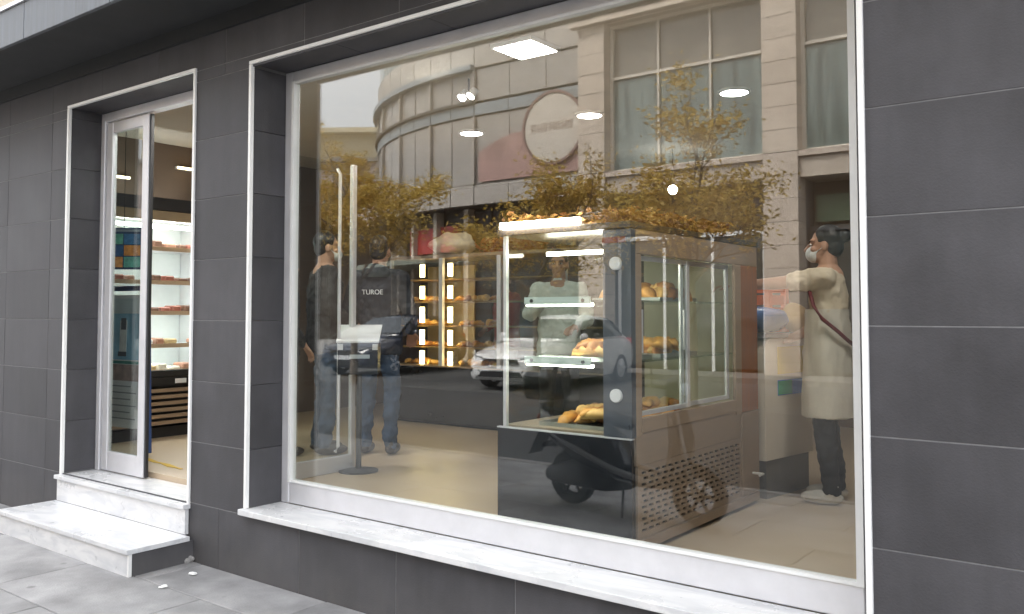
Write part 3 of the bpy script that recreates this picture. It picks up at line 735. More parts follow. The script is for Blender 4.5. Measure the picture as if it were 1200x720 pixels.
# A-board with blue tube frame behind the door leaf
ab = thing('sandwich_board', 'blue tubular sandwich board with printed posters behind the sliding door', 'sign', (-7.26, .70, FZ), R(4))
M_BLUE = mat('blue_tube', (.02, .06, .20), .35, var=.1)
for s, nm in ((-1, 0), (1, 1)):
    W = .31; H = 1.42; lean = .035 * s
    P = lambda x, z: (x, lean * (1 - z / H) if True else 0, z)
    pts = [P(-W, .02), P(-W, H - .10)] + [P(-W + .10 - .10 * math.cos(a), H - .10 + .10 * math.sin(a)) for a in [i * math.pi / 12 for i in range(1, 7)]] + [P(W - .10 + .10 * math.sin(a), H - .10 + .10 * math.cos(a)) for a in [i * math.pi / 12 for i in range(0, 6)]] + [P(W, H - .10), P(W, .02)]
    MB().tube(pts, .019, 8).build('board_frame', M_BLUE, ab)
    pn = MB(); y_ = lambda z: lean * (1 - z / H)
    def quad(name, x0, x1, z0, z1, m, off):
        o = MB().prism([(x0, y_(z0) + off * s, z0), (x1, y_(z0) + off * s, z0), (x1, y_(z1) + off * s, z1), (x0, y_(z1) + off * s, z1)], (0, .003 * s, 0)).build(name, m, ab); return o
    quad('poster_panel', -.28, .28, .22, 1.36, mat('poster_white', (.8, .82, .81), .45, var=.04), 0)
    quad('poster_sky', -.27, .27, .80, 1.20, mat('poster_blue', (.28, .56, .74), .45, var=.3, scale=3), .004)
    quad('poster_header', -.27, .27, 1.205, 1.33, mat('poster_pale', (.62, .72, .74), .45), .004)
    quad('poster_strip', -.27, .27, .765, .79, mat('poster_green', (.05, .28, .22), .45), .004)
    quad('poster_food', -.27, .27, .62, .76, mat('poster_brown', (.42, .30, .26), .45, var=.4, scale=9), .004)
    # tall white machine printed on the picture
    quad('printed_figure', -.06, .04, .86, 1.14, mat('print_pale', (.7, .72, .7), .45, var=.2, scale=12), .008)
    quad('printed_figure', -.04, .03, 1.06, 1.16, mat('print_dark', (.10, .11, .12), .45), .012)
    quad('printed_figure', -.07, .05, .83, .87, MATS['print_dark'], .012)
    for i in range(6):
        z = .565 - i * .055
        quad('printed_bullet', -.22, -.19, z, z + .02, MATS['print_dark'], .004); quad('printed_line', -.16, .12 + .08 * (i % 2), z + .003, z + .014, mat('print_grey', (.35, .36, .38), .5), .004)
box('hinge_bar', (-.30, -.012, 1.395), (.30, .012, 1.415), M_BLUE, ab)
# yellow safety tape on the floor inside the door
o = MB().loft([[(-6.85 + i * .09, .62 - i * .012 + .012 * math.sin(i * 1.9), FZ + .002), (-6.85 + i * .09, .66 - i * .012 + .010 * math.sin(i * 1.5), FZ + .002), (-6.85 + i * .09, .66 - i * .012 + .010 * math.sin(i * 1.5), FZ + .005), (-6.85 + i * .09, .62 - i * .012 + .012 * math.sin(i * 1.9), FZ + .005)] for i in range(9)]).build('floor_tape', mat('yellow_tape', (.62, .40, .03), .6, var=.2, scale=20))
tag(o, 'strip of yellow tape stuck on the shop floor inside the door', 'tape')

for y, z, l in ((1.28, 2.98, 'short glowing strip lamp on the brown wall, nearer the door'), (1.98, 3.16, 'short glowing strip lamp on the brown wall, farther from the door')):
    t = thing('wall_lamp', l, 'wall light', (IX0, y, z)); box('lamp_body', (.001, -.09, -.015), (.04, .09, .015), M_WALU, t); box('lamp_tube', (.0405, -.085, -.010), (.05, .085, .010), emit('wall_tube', (1, .78, .4), 3), t)

# glass wind screen next to the entrance
ws = thing('glass_screen', 'aluminium framed glass screen standing at right angles behind the window', 'screen', (-5.10, .0, FZ))
f = MB(); f.box((-.02, 1.33, 0), (.02, 1.37, 2.36)); f.box((-.02, .36, 0), (.02, 1.329, .12))
bevmod(f.build('screen_frame', M_ALU, ws), .005)
box('screen_pane', (-.006, .36, .121), (.006, 1.328, 2.359), M_CGLASS, ws)
MB().tube([(.03, 1.16, .16), (.06, 1.16, .20), (.06, 1.16, 2.26), (.03, 1.16, 2.30)], .013, 10).build('pull_handle', M_ALU, ws)

# white-topped stand beside the glass screen
hs_ = thing('menu_stand', 'small stand with a sloping white top and dark front beside the glass screen', 'stand', (-4.97, 1.30, FZ), R(40))
MB().prism([(-.16, -.10, .98), (.16, -.10, .98), (.16, .14, 1.10), (-.16, .14, 1.10)], (0, 0, .012)).build('sloping_top', mat('stand_white', (.85, .86, .88), .4, var=.03), hs_)
box('stand_body', (-.15, -.08, .74), (.15, .12, .975), mat('stand_dark', (.02, .025, .035), .3), hs_)
box('front_label', (-.06, -.084, .86), (.09, -.0805, .89), mat('label_pale', (.5, .58, .62), .5), hs_)
for s in (-1, 1): box('side_clip', (s * .13 - .02, -.088, .925), (s * .13 + .02, -.0805, .97), M_WALU, hs_)
MB().tube([(0, .02, .02), (0, .02, .74)], .022, 10).build('pole', mat('stand_pole', (.05, .055, .06), .4), hs_)
MB().lathe([(0, 0), (.15, 0), (.15, .012), (.03, .025), (0, .025)], (0, .02, 0), n=24).build('foot_plate', MATS['stand_pole'], hs_)

# ================================================================== people
def blob(name, m, parent, build, voxel=.008, it=5, fold=0):
    b = MB(); build(b); o = b.build(name, m, parent, True)
    r = o.modifiers.new('remesh', 'REMESH'); r.mode = 'VOXEL'; r.voxel_size = voxel; r.use_smooth_shade = True
    s = o.modifiers.new('smooth', 'SMOOTH'); s.factor = .5; s.iterations = it
    if fold:
        tx = bpy.data.textures.get('cloth_folds') or bpy.data.textures.new('cloth_folds', 'CLOUDS'); tx.noise_scale = .09; tx.noise_depth = 2
        d_ = o.modifiers.new('folds', 'DISPLACE'); d_.texture = tx; d_.strength = fold; d_.mid_level = .5; d_.texture_coords = 'GLOBAL'
    return o
def fingers(b, wrist, direction, side, curl=.5):
    """palm, four unequal fingers with knuckle bends, thumb leaving the side of the palm"""
    d_ = Vector(direction).normalized(); up = Vector((0, 0, 1)) if abs(d_.z) < .8 else Vector((0, -1, 0))
    s_ = d_.cross(up).normalized(); n = s_.cross(d_).normalized(); w_ = Vector(wrist)
    pe = w_ + d_ * .085
    for q in (-.5, 0, .5): b.capsule(w_ + s_ * q * .03, pe + s_ * q * .055, .017, .015, 8)
    for i, (q, L) in enumerate(((-.036, .066), (-.012, .078), (.012, .073), (.036, .058))):
        k = pe + s_ * q; m1 = k + (d_ * math.cos(curl * .5) - n * math.sin(curl * .5)) * L * .5; m2 = m1 + (d_ * math.cos(curl * 1.6) - n * math.sin(curl * 1.6)) * L * .5
        b.capsule(k, m1, .0105, .0095, 8); b.capsule(m1, m2, .0095, .0085, 8)
    t0 = w_ + d_ * .025 + s_ * .03 * side; t1 = t0 + (d_ * .7 + s_ * .7 * side - n * .3).normalized() * .04; t2 = t1 + (d_ * .95 + s_ * .2 * side - n * .4).normalized() * .032
    b.capsule(t0, t1, .013, .011, 8); b.capsule(t1, t2, .011, .009, 8)
def person(label, loc, rz, H, top, trs, shoe, hairc, skin, armL, armR, sleeve='long', hair='short', mask=None, stance=.10, apron=None, strap=None, head_turn=0, hood=False):
    t = thing('person', label, 'person', loc, rz); t.scale = (H / 1.75,) * 3
    HC = Vector((0, -.02, 1.63))
    T = Matrix.Rotation(head_turn, 3, 'Z')
    hp = lambda x, y, z: HC + T @ Vector((x, y, z))
    sh = {-1: Vector((-.175, 0, 1.415)), 1: Vector((.175, 0, 1.415))}
    arms = {-1: [Vector(v) for v in armL], 1: [Vector(v) for v in armR]}
    legs = {s: (Vector((s * .085, 0, .90)), Vector((s * (stance + .005), -.025, .50)), Vector((s * (stance + .01), .02, .085))) for s in (-1, 1)}
    def body(b):
        b.ell(hp(0, .015, .025), (.074, .093, .098)); b.ell(hp(0, -.022, -.05), (.056, .066, .065)); b.ell(hp(0, -.055, -.088), (.028, .026, .022))
        b.capsule(hp(0, -.085, .012), hp(0, -.112, -.028), .010, .016, 8)          # nose
        b.capsule(hp(-.02, -.082, -.062), hp(.02, -.082, -.062), .010, .010, 6)      # lips
        b.capsule(hp(-.045, -.068, .032), hp(.045, -.068, .032), .014, .014, 6)      # brow
        for s in (-1, 1):
            b.ell(hp(s * .078, .012, -.008), (.012, .020, .033)); b.ell(hp(s * .045, -.062, -.025), (.022, .02, .02))
        b.capsule(hp(0, .02, -.04), (0, .005, 1.42), .056, .062)
        b.capsule((0, 0, 1.42), (0, 0, 1.0), .10, .10)
        for s in (-1, 1):
            e, w_ = arms[s]; b.capsule(sh[s], e, .052, .041); b.capsule(e, w_, .041, .028); fingers(b, w_ + (w_ - e).normalized() * .01, (w_ - e), -s)
            h, k_, a = legs[s]; b.capsule(h, k_, .07, .05); b.capsule(k_, a, .05, .035)
        b.capsule((-.085, 0, .92), (.085, 0, .92), .09, .09); b.capsule((-.15, 0, 1.41), (.15, 0, 1.41), .05, .05)
    blob('body', skin, t, body, .007, 4)
    for s in (-1, 1):
        MB().ell(hp(s * .032, -.079, .006), (.013, .008, .007)).build('eye', mat('eye_white', (.7, .68, .65), .2), t, True)
        MB().ell(hp(s * .032, -.0855, .006), (.006, .003, .006)).build('iris', mat('eye_dark', (.02, .012, .01), .15), t, True)
        MB().tube([hp(s * .016, -.086, .026), hp(s * .033, -.086, .031), hp(s * .05, -.078, .026)], .0045, 6).build('eyebrow', hairc, t)
    bulk = 1.12 if sleeve == 'long' else 1.0
    def shirt(b):
        hem = .80 if sleeve == 'long' else .92
        er = lambda z, a_, b_: [(a_ * bulk * math.cos(q), b_ * bulk * math.sin(q), z) for q in [i * math.pi / 12 for i in range(24)]]
        b.loft([er(hem, .176, .128), er(.93, .174, .126), er(1.08, .160, .116), er(1.2, .170, .122), er(1.32, .182, .122), er(1.40, .172, .105), er(1.455, .09, .07)])
        b.capsule((-.14, 0, 1.42), (.14, 0, 1.42), .068, .068); b.capsule((0, .005, 1.43), (0, .0, 1.475), .075, .066)
        if hood: b.ell((0, .09, 1.46), (.12, .075, .075))
        for s in (-1, 1):
            e, w_ = arms[s]
            if sleeve == 'long': b.capsule(sh[s], e, .074, .060); b.capsule(e, e + (w_ - e) * .93, .060, .044)
            else: b.capsule(sh[s], sh[s] + (e - sh[s]) * .62, .072, .066)
    tp = blob('jacket' if sleeve == 'long' else 'shirt', top, t, shirt, .009, 10, .045)
    def trousers(b):
        b.ell((0, 0, .93), (.162, .118, .10))
        for s in (-1, 1):
            h, k_, a = legs[s]; b.capsule(h, k_, .092, .068); b.capsule(k_, a + Vector((0, 0, .0)), .068, .056)
    blob('trousers', trs, t, trousers, .009, 10, .045)
    for s in (-1, 1):
        a = legs[s][2]
        def shoes(b):
            b.ell((a.x, a.y - .06, .045), (.046, .135, .045), fn=lambda v: Vector((v.x, v.y, max(.004, v.z)))); b.capsule((a.x, a.y, .05), (a.x, a.y, .10), .045, .045)
        blob('shoe', shoe, t, shoes, .008, 3)
    def hr(b):
        b.ell(hp(0, .028, .042), (.083, .094, .098))
        if hair == 'bun': b.ell(hp(0, .125, .06), (.045, .045, .045)); b.ell(hp(0, .06, -.01), (.076, .062, .07))
        if hair == 'long': b.ell(hp(0, .06, -.06), (.088, .066, .15))
        if hair == 'short': b.ell(hp(0, .055, -.01), (.074, .058, .065))
    def cut(v): return v
    ho = blob('hair', hairc, t, hr, .008, 4)
    if mask is not None:
        blob('mask', mask, t, lambda b: (b.ell(hp(0, -.064, -.055), (.058, .054, .055)), b.capsule(hp(-.05, -.05, -.05), hp(-.075, .0, -.015), .006, .004, 6), b.capsule(hp(.05, -.05, -.05), hp(.075, .0, -.015), .006, .004, 6)), .006, 3)
    if apron is not None:
        def ap(b):
            R_ = [(1.22, .178, .135), (1.10, .178, .138), (.95, .192, .148), (.75, .205, .158), (.53, .215, .165)]
            el = lambda z, a_, b_, k_: [(k_ * a_ * math.cos(q) * (1 + .025 * math.sin(7 * q) * (1.25 - z)), -.008 + k_ * b_ * math.sin(q) * (1 + .025 * math.sin(7 * q) * (1.25 - z)), z) for q in [i * math.pi / 20 for i in range(40)]]
            b.loft([el(*q, 1) for q in R_] + [el(*q, .94) for q in R_[::-1]], caps=False)
        bb = MB(); ap(bb); ao = bb.build('apron', apron, t, True)
        q_ = ao.modifiers.new('sub', 'SUBSURF'); q_.levels = q_.render_levels = 2
        d_ = ao.modifiers.new('folds', 'DISPLACE'); d_.texture = bpy.data.textures['cloth_folds']; d_.strength = .03; d_.texture_coords = 'GLOBAL'
    if strap is not None:
        MB().tube([(.20, -.085, 1.335), (.212, -.06, 1.24), (.215, -.01, 1.16), (.195, .07, 1.09), (.14, .125, 1.03), (.05, .158, .99)], .012, 8).build('apron_strap', strap, tp, True)
    return t
SKIN = mat('skin_warm', (.52, .29, .19), .5, var=.08, scale=9)
SKIN2 = mat('skin_tan', (.42, .22, .14), .5, var=.08, scale=9)
HAIR = mat('black_hair', (.012, .010, .010), .45, var=.3, scale=40, stretch=(1, 1, .2))
CREAMS = mat('cream_cotton', (.68, .58, .44), .85, var=.1, scale=6, bump=.2, bscale=25)
APR = mat('pale_apron', (.72, .68, .60), .85, var=.1, scale=5, bump=.25, bscale=20)
JEANS = mat('blue_denim', (.045, .075, .13), .85, var=.25, scale=9, bump=.3, bscale=70)
DARKJ = mat('dark_navy_jacket', (.014, .018, .028), .7, var=.25, scale=6, bump=.3, bscale=25)
GREYJ = mat('dark_grey_coat', (.035, .033, .034), .8, var=.25, scale=6, bump=.3, bscale=25)
MASK = mat('mask_white', (.72, .74, .74), .8, var=.04)
WHITE = mat('white_uniform', (.62, .66, .64), .8, var=.08, bump=.2, bscale=25)
DKT = mat('black_trousers', (.02, .02, .022), .8, var=.2)
DSH = mat('dark_shoe', (.025, .022, .02), .5); WSH = mat('white_shoe', (.6, .58, .55), .5)
person('masked worker in a cream shirt and pale apron reaching out one bare arm', (-1.79, 2.42, FZ), R(-80), 1.76, CREAMS, DKT, WSH, HAIR, SKIN,
       ((-.16, -.10, 1.10), (-.10, -.27, 1.02)), ((.20, -.29, 1.385), (.17, -.54, 1.375)), 'short', 'bun', MASK, apron=APR, strap=mat('dark_red_strap', (.16, .02, .025), .6))
a = person('tall customer in a black printed jacket and blue jeans beside the glass screen', (-5.46, 1.98, FZ), R(205), 1.86, DARKJ, JEANS, DSH, HAIR, SKIN2,
       ((-.27, .03, 1.14), (-.22, -.15, .98)), ((.27, .03, 1.14), (.22, -.15, .98)), 'long', 'short', None, hood=True)
tc = bpy.data.curves.new('jacket_print', 'FONT'); tc.body = 'TUROE'; tc.size = .055; tc.align_x = 'CENTER'; tc.extrude = .002
tmp = bpy.data.objects.new('jacket_print', tc); COL.objects.link(tmp); bpy.context.view_layer.update()
me = bpy.data.meshes.new_from_object(tmp.evaluated_get(bpy.context.evaluated_depsgraph_get())); bpy.data.objects.remove(tmp)
o = obj('jacket_print', me, mat('print_white', (.8, .82, .85), .6), a); o.location = (0, .150, 1.28); o.rotation_euler = (R(92), 0, R(180))
person('masked customer in a dark grey jacket and jeans facing the glass screen', (-5.86, 1.72, FZ), R(150), 1.90, GREYJ, JEANS, DSH, HAIR, SKIN,
       ((-.27, .02, 1.14), (-.20, -.20, 1.02)), ((.27, .02, 1.14), (.20, -.22, 1.05)), 'long', 'short', MASK)
person('customer with long dark hair in a charcoal coat near the entrance', (-6.05, 1.42, FZ), R(160), 1.72, mat('charcoal_coat', (.03, .028, .03), .85, var=.2, bump=.3, bscale=25), DKT, DSH, HAIR, SKIN,
       ((-.26, .03, 1.14), (-.22, -.12, .95)), ((.26, .03, 1.14), (.22, -.12, .95)), 'long', 'long', None)
person('worker in a white uniform standing between the two pastry displays', (-4.25, 2.95, FZ), R(25), 1.74, WHITE, DKT, DSH, HAIR, SKIN2,
       ((-.24, -.12, 1.20), (-.10, -.30, 1.28)), ((.26, -.05, 1.16), (.18, -.26, 1.10)), 'long', 'short', None)
person('worker in a red top and khaki trousers behind the lit pastry cabinet', (-6.25, 4.80, FZ), R(-20), 1.70, mat('red_top', (.42, .07, .05), .8, var=.15, bump=.2, bscale=25), mat('khaki_cotton', (.20, .19, .12), .85, var=.1), DSH, mat('brown_hair', (.09, .04, .02), .5, var=.3, scale=30), SKIN,
       ((-.26, .02, 1.14), (-.18, -.18, 1.05)), ((.24, -.06, 1.16), (.16, -.26, 1.12)), 'long', 'long', None)

# ================================================================== across the street (seen mirrored in the glass)
FY = -15.2                                         # facade of the stone building
M_STONE = mat('pink_limestone', (.58, .49, .41), .8, var=.12, scale=3, bump=.2, bscale=30, objvar=.07)
M_STONE2 = mat('limestone_band', (.54, .46, .38), .8, var=.1, scale=2, bump=.15, bscale=30)
M_WFR = mat('cream_frame', (.66, .60, .52), .5, var=.06)
M_PANE = mat('office_pane', (.17, .21, .20), .10, var=.5, scale=1.2, stretch=(3, 1, .3))
M_PANE2 = mat('office_pane_upper', (.22, .20, .17), .10, var=.2, scale=1.2)
M_DK = mat('dark_joint', (.06, .06, .06), .7)
M_SHOPD = mat('dark_shop_recess', (.025, .025, .024), .5, var=.3)
ob = thing('stone_building', 'limestone office building with tall framed windows between block pillars across the street', 'building')
PIL = [-12.36 + 4.97 * i for i in range(5)]; PWD = .80
box('core_wall', (PIL[0] + .01, FY - 9, 0), (PIL[-1] + PWD - .01, FY - 1.2, 13.0), M_STONE2, ob)
bl = {}
def block_mesh(wx, wz, dp):
    key = (wx, round(wz, 3), dp)
    if key not in bl:
        bl[key] = MB().box((0, -dp, 0), (wx, 0, wz - .012), .006).mesh('stone_block'); bl[key].materials.append(M_STONE)
    return bl[key]
for x in PIL:
    pl = part('pillar', ob)
    box('pillar_core', (x + .012, FY - 1.19, 0), (x + PWD - .012, FY - .012, 13.0), M_GROUT, pl)
    z = 0.0
    while z < 12.9:
        obj('stone_block', block_mesh(PWD, .52, .5), None, pl, (x, FY + rnd.uniform(-.003, .003), z + .006)); z += .52
for i in range(len(PIL) - 1):
    x0, x1 = PIL[i] + PWD, PIL[i + 1]
    by = part('bay', ob)
    box('lintel', (x0 + .001, FY - .9, 4.62), (x1 - .001, FY - .10, 5.20), M_STONE2, by)
    box('lintel_ledge', (x0 + .001, FY - .0995, 5.08), (x1 - .001, FY - .02, 5.199), M_STONE, by)
    box('spandrel', (x0 + .001, FY - .9, 9.05), (x1 - .001, FY - .12, 9.75), M_STONE2, by)
    box('upper_band', (x0 + .001, FY - .9, 12.3), (x1 - .001, FY - .12, 13.0), M_STONE2, by)
    for zb, zt, tr in ((5.20, 9.05, 7.66), (9.75, 12.3, 11.3)):
        wn = part('office_window', ob); n = 3; w_ = (x1 - x0) / n
        f = MB()
        for k in range(n + 1):
            xc = x0 + k * w_; h = .05 if 0 < k < n else .09
            a_, b_ = (xc - h / 2, xc + h / 2) if 0 < k < n else ((x0 + .002, x0 + h) if k == 0 else (x1 - h, x1 - .002))
            f.box((a_, FY - .42, zb + .002), (b_, FY - .30, zt - .002))
        for k in range(n):
            a_ = x0 + k * w_ + (.09 if k == 0 else .025) + .001; b_ = x0 + (k + 1) * w_ - (.09 if k == n - 1 else .025) - .001
            for z0, z1 in ((zb + .003, zb + .09), (tr - .035, tr + .035), (zt - .09, zt - .003)): f.box((a_, FY - .415, z0), (b_, FY - .305, z1))
            box('window_pane', (a_, FY - .385, zb + .091), (b_, FY - .375, tr - .036), M_PANE, wn); box('window_pane', (a_, FY - .385, tr + .036), (b_, FY - .375, zt - .091), M_PANE2, wn)
        f.build('window_frame', M_WFR, wn)
        box('window_back', (x0 + .002, FY - 1.15, zb + .002), (x1 - .002, FY - 1.1, zt - .002), M_SHOPD, wn)
    # ground floor: dark recessed shop with white door frames
    sp_ = part('shopfront', ob)
    box('recess_back', (x0 + .001, FY - 1.15, .02), (x1 - .001, FY - 1.02, 4.60), M_SHOPD, sp_)
    box('shop_pane', (x0 + .1, FY - .62, .3), (x1 - .1, FY - .60, 3.4), mat('shop_pane_dark', (.05, .06, .06), .06, var=.3, scale=2), sp_)
    f = MB()
    for k in range(4): f.box((x0 + .05 + k * 1.29, FY - .65, .02), (x0 + .13 + k * 1.29, FY - .58, 3.45))
    f.box((x0 + .05, FY - .66, 3.451), (x1 - .05, FY - .57, 3.56)); f.build('shop_frame', (M_WALU, M_DK)[i % 2], sp_)
    box('shop_sign', (x0 + .2, FY - .7, 3.65), (x1 - .2, FY - .60, 4.25), mat('shop_sign_%d' % i, ((.06, .05, .05), (.05, .09, .05), (.30, .05, .05), (.04, .06, .16))[i], .4), sp_)
co = MB(); co.box((PIL[0] - .15, FY + .003, 9.05), (PIL[-1] + PWD + .15, FY + .22, 9.28)); co.box((PIL[0] - .2, FY + .004, 9.281), (PIL[-1] + PWD + .2, FY + .30, 9.42))
co.build('cornice', M_STONE, ob)
box('roof_parapet', (PIL[0] - .2, FY - 9, 13.002), (PIL[-1] + PWD + .2, FY + .25, 13.5), M_STONE2, ob)

# round-cornered neighbour
RB = 10.0; CXR = -16.2; CYR = FY - .35 - RB
rb = thing('round_corner_building', 'grey building with a curved corner, a poster wall and a round sign', 'building')
M_CLAD = mat('grey_cladding', (.42, .38, .34), .55, var=.1, scale=2, objvar=.05)
M_RPANE = mat('dull_glazing', (.36, .33, .30), .25, var=.12, scale=1.5)
M_CLADB = mat('blue_grey_band', (.24, .27, .29), .4, var=.1)
M_DK = mat('dark_joint', (.06, .06, .06), .7)
def arc(r, a0, a1, n): return [(CXR - r * math.sin(a0 + (a1 - a0) * i / n), CYR + r * math.cos(a0 + (a1 - a0) * i / n)) for i in range(n + 1)]
def curved(name, r0, r1, a0, a1, z0, z1, m, parent, n=4):
    i_ = arc(r0, a0, a1, n); o_ = arc(r1, a0, a1, n)
    return MB().loft([[(*i_[k], z0), (*o_[k], z0), (*o_[k], z1), (*i_[k], z1)] for k in range(n + 1)]).build(name, m, parent)
A1 = R(120); NS = 22
curved('core_wall', RB - 3, RB - .22, 0, A1, 4.75, 12.6, M_DK, rb, 40)
box('flat_core', (CXR, FY - 6, 4.75), (PIL[0] - .03, FY - .57, 12.6), M_DK, rb)
for zi, (z0, z1, m) in enumerate(((4.75, 5.35, M_CLAD), (5.36, 7.35, M_RPANE), (7.37, 7.72, M_CLADB), (7.80, 8.75, M_RPANE), (8.78, 9.7, M_CLAD), (9.72, 11.4, M_PANE), (11.42, 12.6, M_CLAD))):
    for i in range(NS):
        a0, a1 = A1 * i / NS, A1 * (i + 1) / NS
        dr_ = .06 if m in (M_PANE, M_PANE2, M_RPANE) else 0
        curved('cladding_panel' if m is M_CLAD else 'window_pane', RB - .2, RB - dr_, a0 + .002, a1 - .002, z0 + .01, z1 - .01, m, rb, 3)
    nx = 3; wd = (PIL[0] - .04 - CXR) / nx
    for i in range(nx):
        box('cladding_panel' if m is M_CLAD else 'window_pane', (CXR + i * wd + .012, FY - .56, z0 + .01), (CXR + (i + 1) * wd - .012, FY - .35 - (.06 if m in (M_PANE, M_PANE2, M_RPANE) else 0), z1 - .01), m, rb)
curved('cornice_band', RB - .1, RB + .18, 0, A1, 8.70, 8.86, M_CLADB, rb, 40); curved('cornice_band', RB - .1, RB + .10, 0, A1, 7.72, 7.80, M_DK, rb, 40)
for i in range(0, NS + 1, 2):
    a = A1 * i / NS
    curved('mullion', RB - .05, RB + .05, a - .004, a + .004, 5.36, 7.34, M_CLAD, rb, 1); curved('mullion', RB - .05, RB + .05, a - .004, a + .004, 7.81, 8.69, M_CLAD, rb, 1)
curved('ground_floor', RB - 3, RB - .8, 0, A1, 0, 4.749, M_SHOPD, rb, 30)
box('ground_floor_flat', (CXR, FY - 6, 0), (PIL[0] - .03, FY - 1.2, 4.749), M_SHOPD, rb)
curved('red_sign', RB - .79, RB - .65, R(8), R(26), 3.5, 4.3, mat('red_sign_paint', (.42, .05, .04), .45), rb, 8)
for i in range(12):
    a = R(4) + i * R(9); curved('ground_column', RB - .78, RB - .5, a, a + .02, 0, 4.74, M_STONE2, rb, 1)
curved('awning', RB - .79, RB + .9, R(6), R(60), 3.05, 3.2, mat('green_grey_awning', (.20, .22, .18), .7), rb, 14)
# pink poster wall and round sign on the flat part
MB().prism([(CXR + .2, FY - .349, 5.4)] + [(CXR + .2 + (PIL[0] - .3 - CXR) * q / 12, FY - .349, 5.75 + .95 * math.sin(math.pi * (.18 + .72 * q / 12))) for q in range(13)] + [(PIL[0] - .1, FY - .349, 5.4)], (0, .02, 0)).build('pink_poster', mat('poster_pink', (.40, .25, .22), .6, var=.3, scale=1.2), rb)
MB().lathe([(0, 0), (.95, 0), (1.0, .02), (1.0, .06), (0, .06)], (-13.35, FY - .325, 6.65), (0, 1, 0), 40).build('round_sign', mat('sign_cream', (.58, .52, .45), .5, var=.06), rb)
MB().lathe([(.94, .062), (1.02, .062), (1.02, .085), (.94, .085)], (-13.35, FY - .325, 6.65), (0, 1, 0), 40).build('sign_ring', mat('sign_ring_brown', (.22, .13, .11), .5), rb)
SB = mat('sign_letter', (.42, .34, .28), .5)
for i, (lw, hh) in enumerate(((.13, .24), (.16, .22), (.10, .24), (.16, .24), (.13, .22), (.16, .24), (.12, .24))):
    x = -13.35 - .70 + i * .20; z = 6.56
    m = MB()
    m.box((x, FY - .262, z), (x + .04, FY - .25, z + hh)); m.box((x + lw - .04, FY - .262, z), (x + lw, FY - .25, z + hh)); m.box((x + .041, FY - .261, z + hh * (.4 if i % 2 else .8)), (x + lw - .041, FY - .251, z + hh * (.4 if i % 2 else .8) + .04))
    m.build('sign_letter', SB, rb)

# pale block far down the side street
fb = thing('cream_apartment_block', 'far cream apartment block with a flat roof terrace beyond the curved building', 'building', (-49, -39, 0), R(-35))
M_CRM = mat('cream_paint', (.62, .54, .38), .85, var=.06); M_PKR = mat('pink_render', (.60, .50, .46), .85, var=.06)
box('wall', (-16, -8, 8.0), (6.8, 0, 12.7), M_PKR, fb); box('shop_storey', (-16, -8, -.5), (6.8, -.3, 7.999), mat('brown_cladding', (.06, .045, .035), .7, var=.2), fb); box('shop_canopy', (-16, -.299, 6.9), (6.8, 1.2, 7.2), mat('dark_canopy', (.05, .055, .05), .7), fb); box('roof_slab', (-16.3, -8.3, 12.701), (7.2, .6, 13.0), M_CONC, fb)
box('attic', (-15, -7.5, 13.001), (4.0, -.6, 14.9), M_CRM, fb); box('attic_roof', (-15.6, -8, 14.901), (5.8, .4, 15.25), M_CRM, fb)
box('terrace_pillar', (5.0, -.9, 13.001), (5.3, -.6, 14.90), M_CONC, fb); box('chimney', (-3.0, -4, 15.251), (-2.4, -3.3, 16.9), M_CONC, fb)
for i in range(5):
    for j in range(1):
        wn = box('window', (-13 + i * 4, .001, 8.6 + j * 3.2), (-11.4 + i * 4, .05, 10.6 + j * 3.2), M_WALU, fb); box('pane', (-12.9 + i * 4, .051, 8.7 + j * 3.2), (-11.5 + i * 4, .06, 10.5 + j * 3.2), M_PANE, wn)

# ------------------------------------------------------------------ street trees
M_BARK = mat('grey_bark', (.16, .13, .10), .9, var=.3, scale=12, bump=.6, bscale=30, stretch=(1, 1, .3))
M_LEAF = leaf_mat('autumn_leaf', (.30, .20, .03), (.62, .43, .09), (.80, .60, .20), .45)
def tree(x, y, H, rad, seed, label, zc=None, n=8500):
    r = random.Random(seed); t = thing('street_tree', label, 'tree', (x, y, .10), group='autumn trees along the parking bay')
    m = MB(); tips = []
    zt = H * .45
    m.tube([(0, 0, 0), (.03, .02, zt * .5), (.0, .03, zt)], [.09, .07, .055], 9)
    def limb(p, d_, L, rr, dep):
        q = [Vector(p)]; dd = Vector(d_)
        for k in range(4): dd = (dd + Vector((r.gauss(0, .16), r.gauss(0, .16), r.gauss(.05, .10)))).normalized(); q.append(q[-1] + dd * L / 4)
        m.tube(q, [rr * (1 - .18 * k) for k in range(5)], 6)
        if dep: 
            for k in (2, 3, 4): limb(q[k], (dd + Vector((r.gauss(0, .7), r.gauss(0, .7), r.gauss(.1, .35)))).normalized(), L * .62, rr * .5, dep - 1)
        else: tips.extend(q[2:])
    for k in range(6):
        a = k * 1.05 + r.uniform(-.3, .3); limb((0, .03, zt * r.uniform(.85, 1)), (math.cos(a) * .8, math.sin(a) * .8, r.uniform(.5, 1.1)), rad * r.uniform(.75, 1.0), .035, 2)
    limb((0, .03, zt), (.05, 0, 1), (H - zt) * .62, .045, 2)
    m.build('trunk', M_BARK, t)
    cl = [r.choice(tips) + Vector((r.gauss(0, .1), r.gauss(0, .1), r.gauss(.04, .1))) for _ in range(90)]
    sp = []
    while len(sp) < n:
        c = r.choice(cl); s_ = r.uniform(.10, .22); sp.append(c + Vector((r.gauss(0, s_), r.gauss(0, s_), r.gauss(0, s_ * .8))))
    o = obj('crown', leaf_mesh(sp, .030, .058, seed), M_LEAF, t); o['kind'] = 'stuff'
tree(-6.15, -8.95, 4.75, 1.3, 11, 'autumn tree with yellow leaves standing opposite the pastry case')
tree(-9.2, -8.95, 4.3, 1.5, 23, 'low spreading autumn tree in front of the white hatchback')
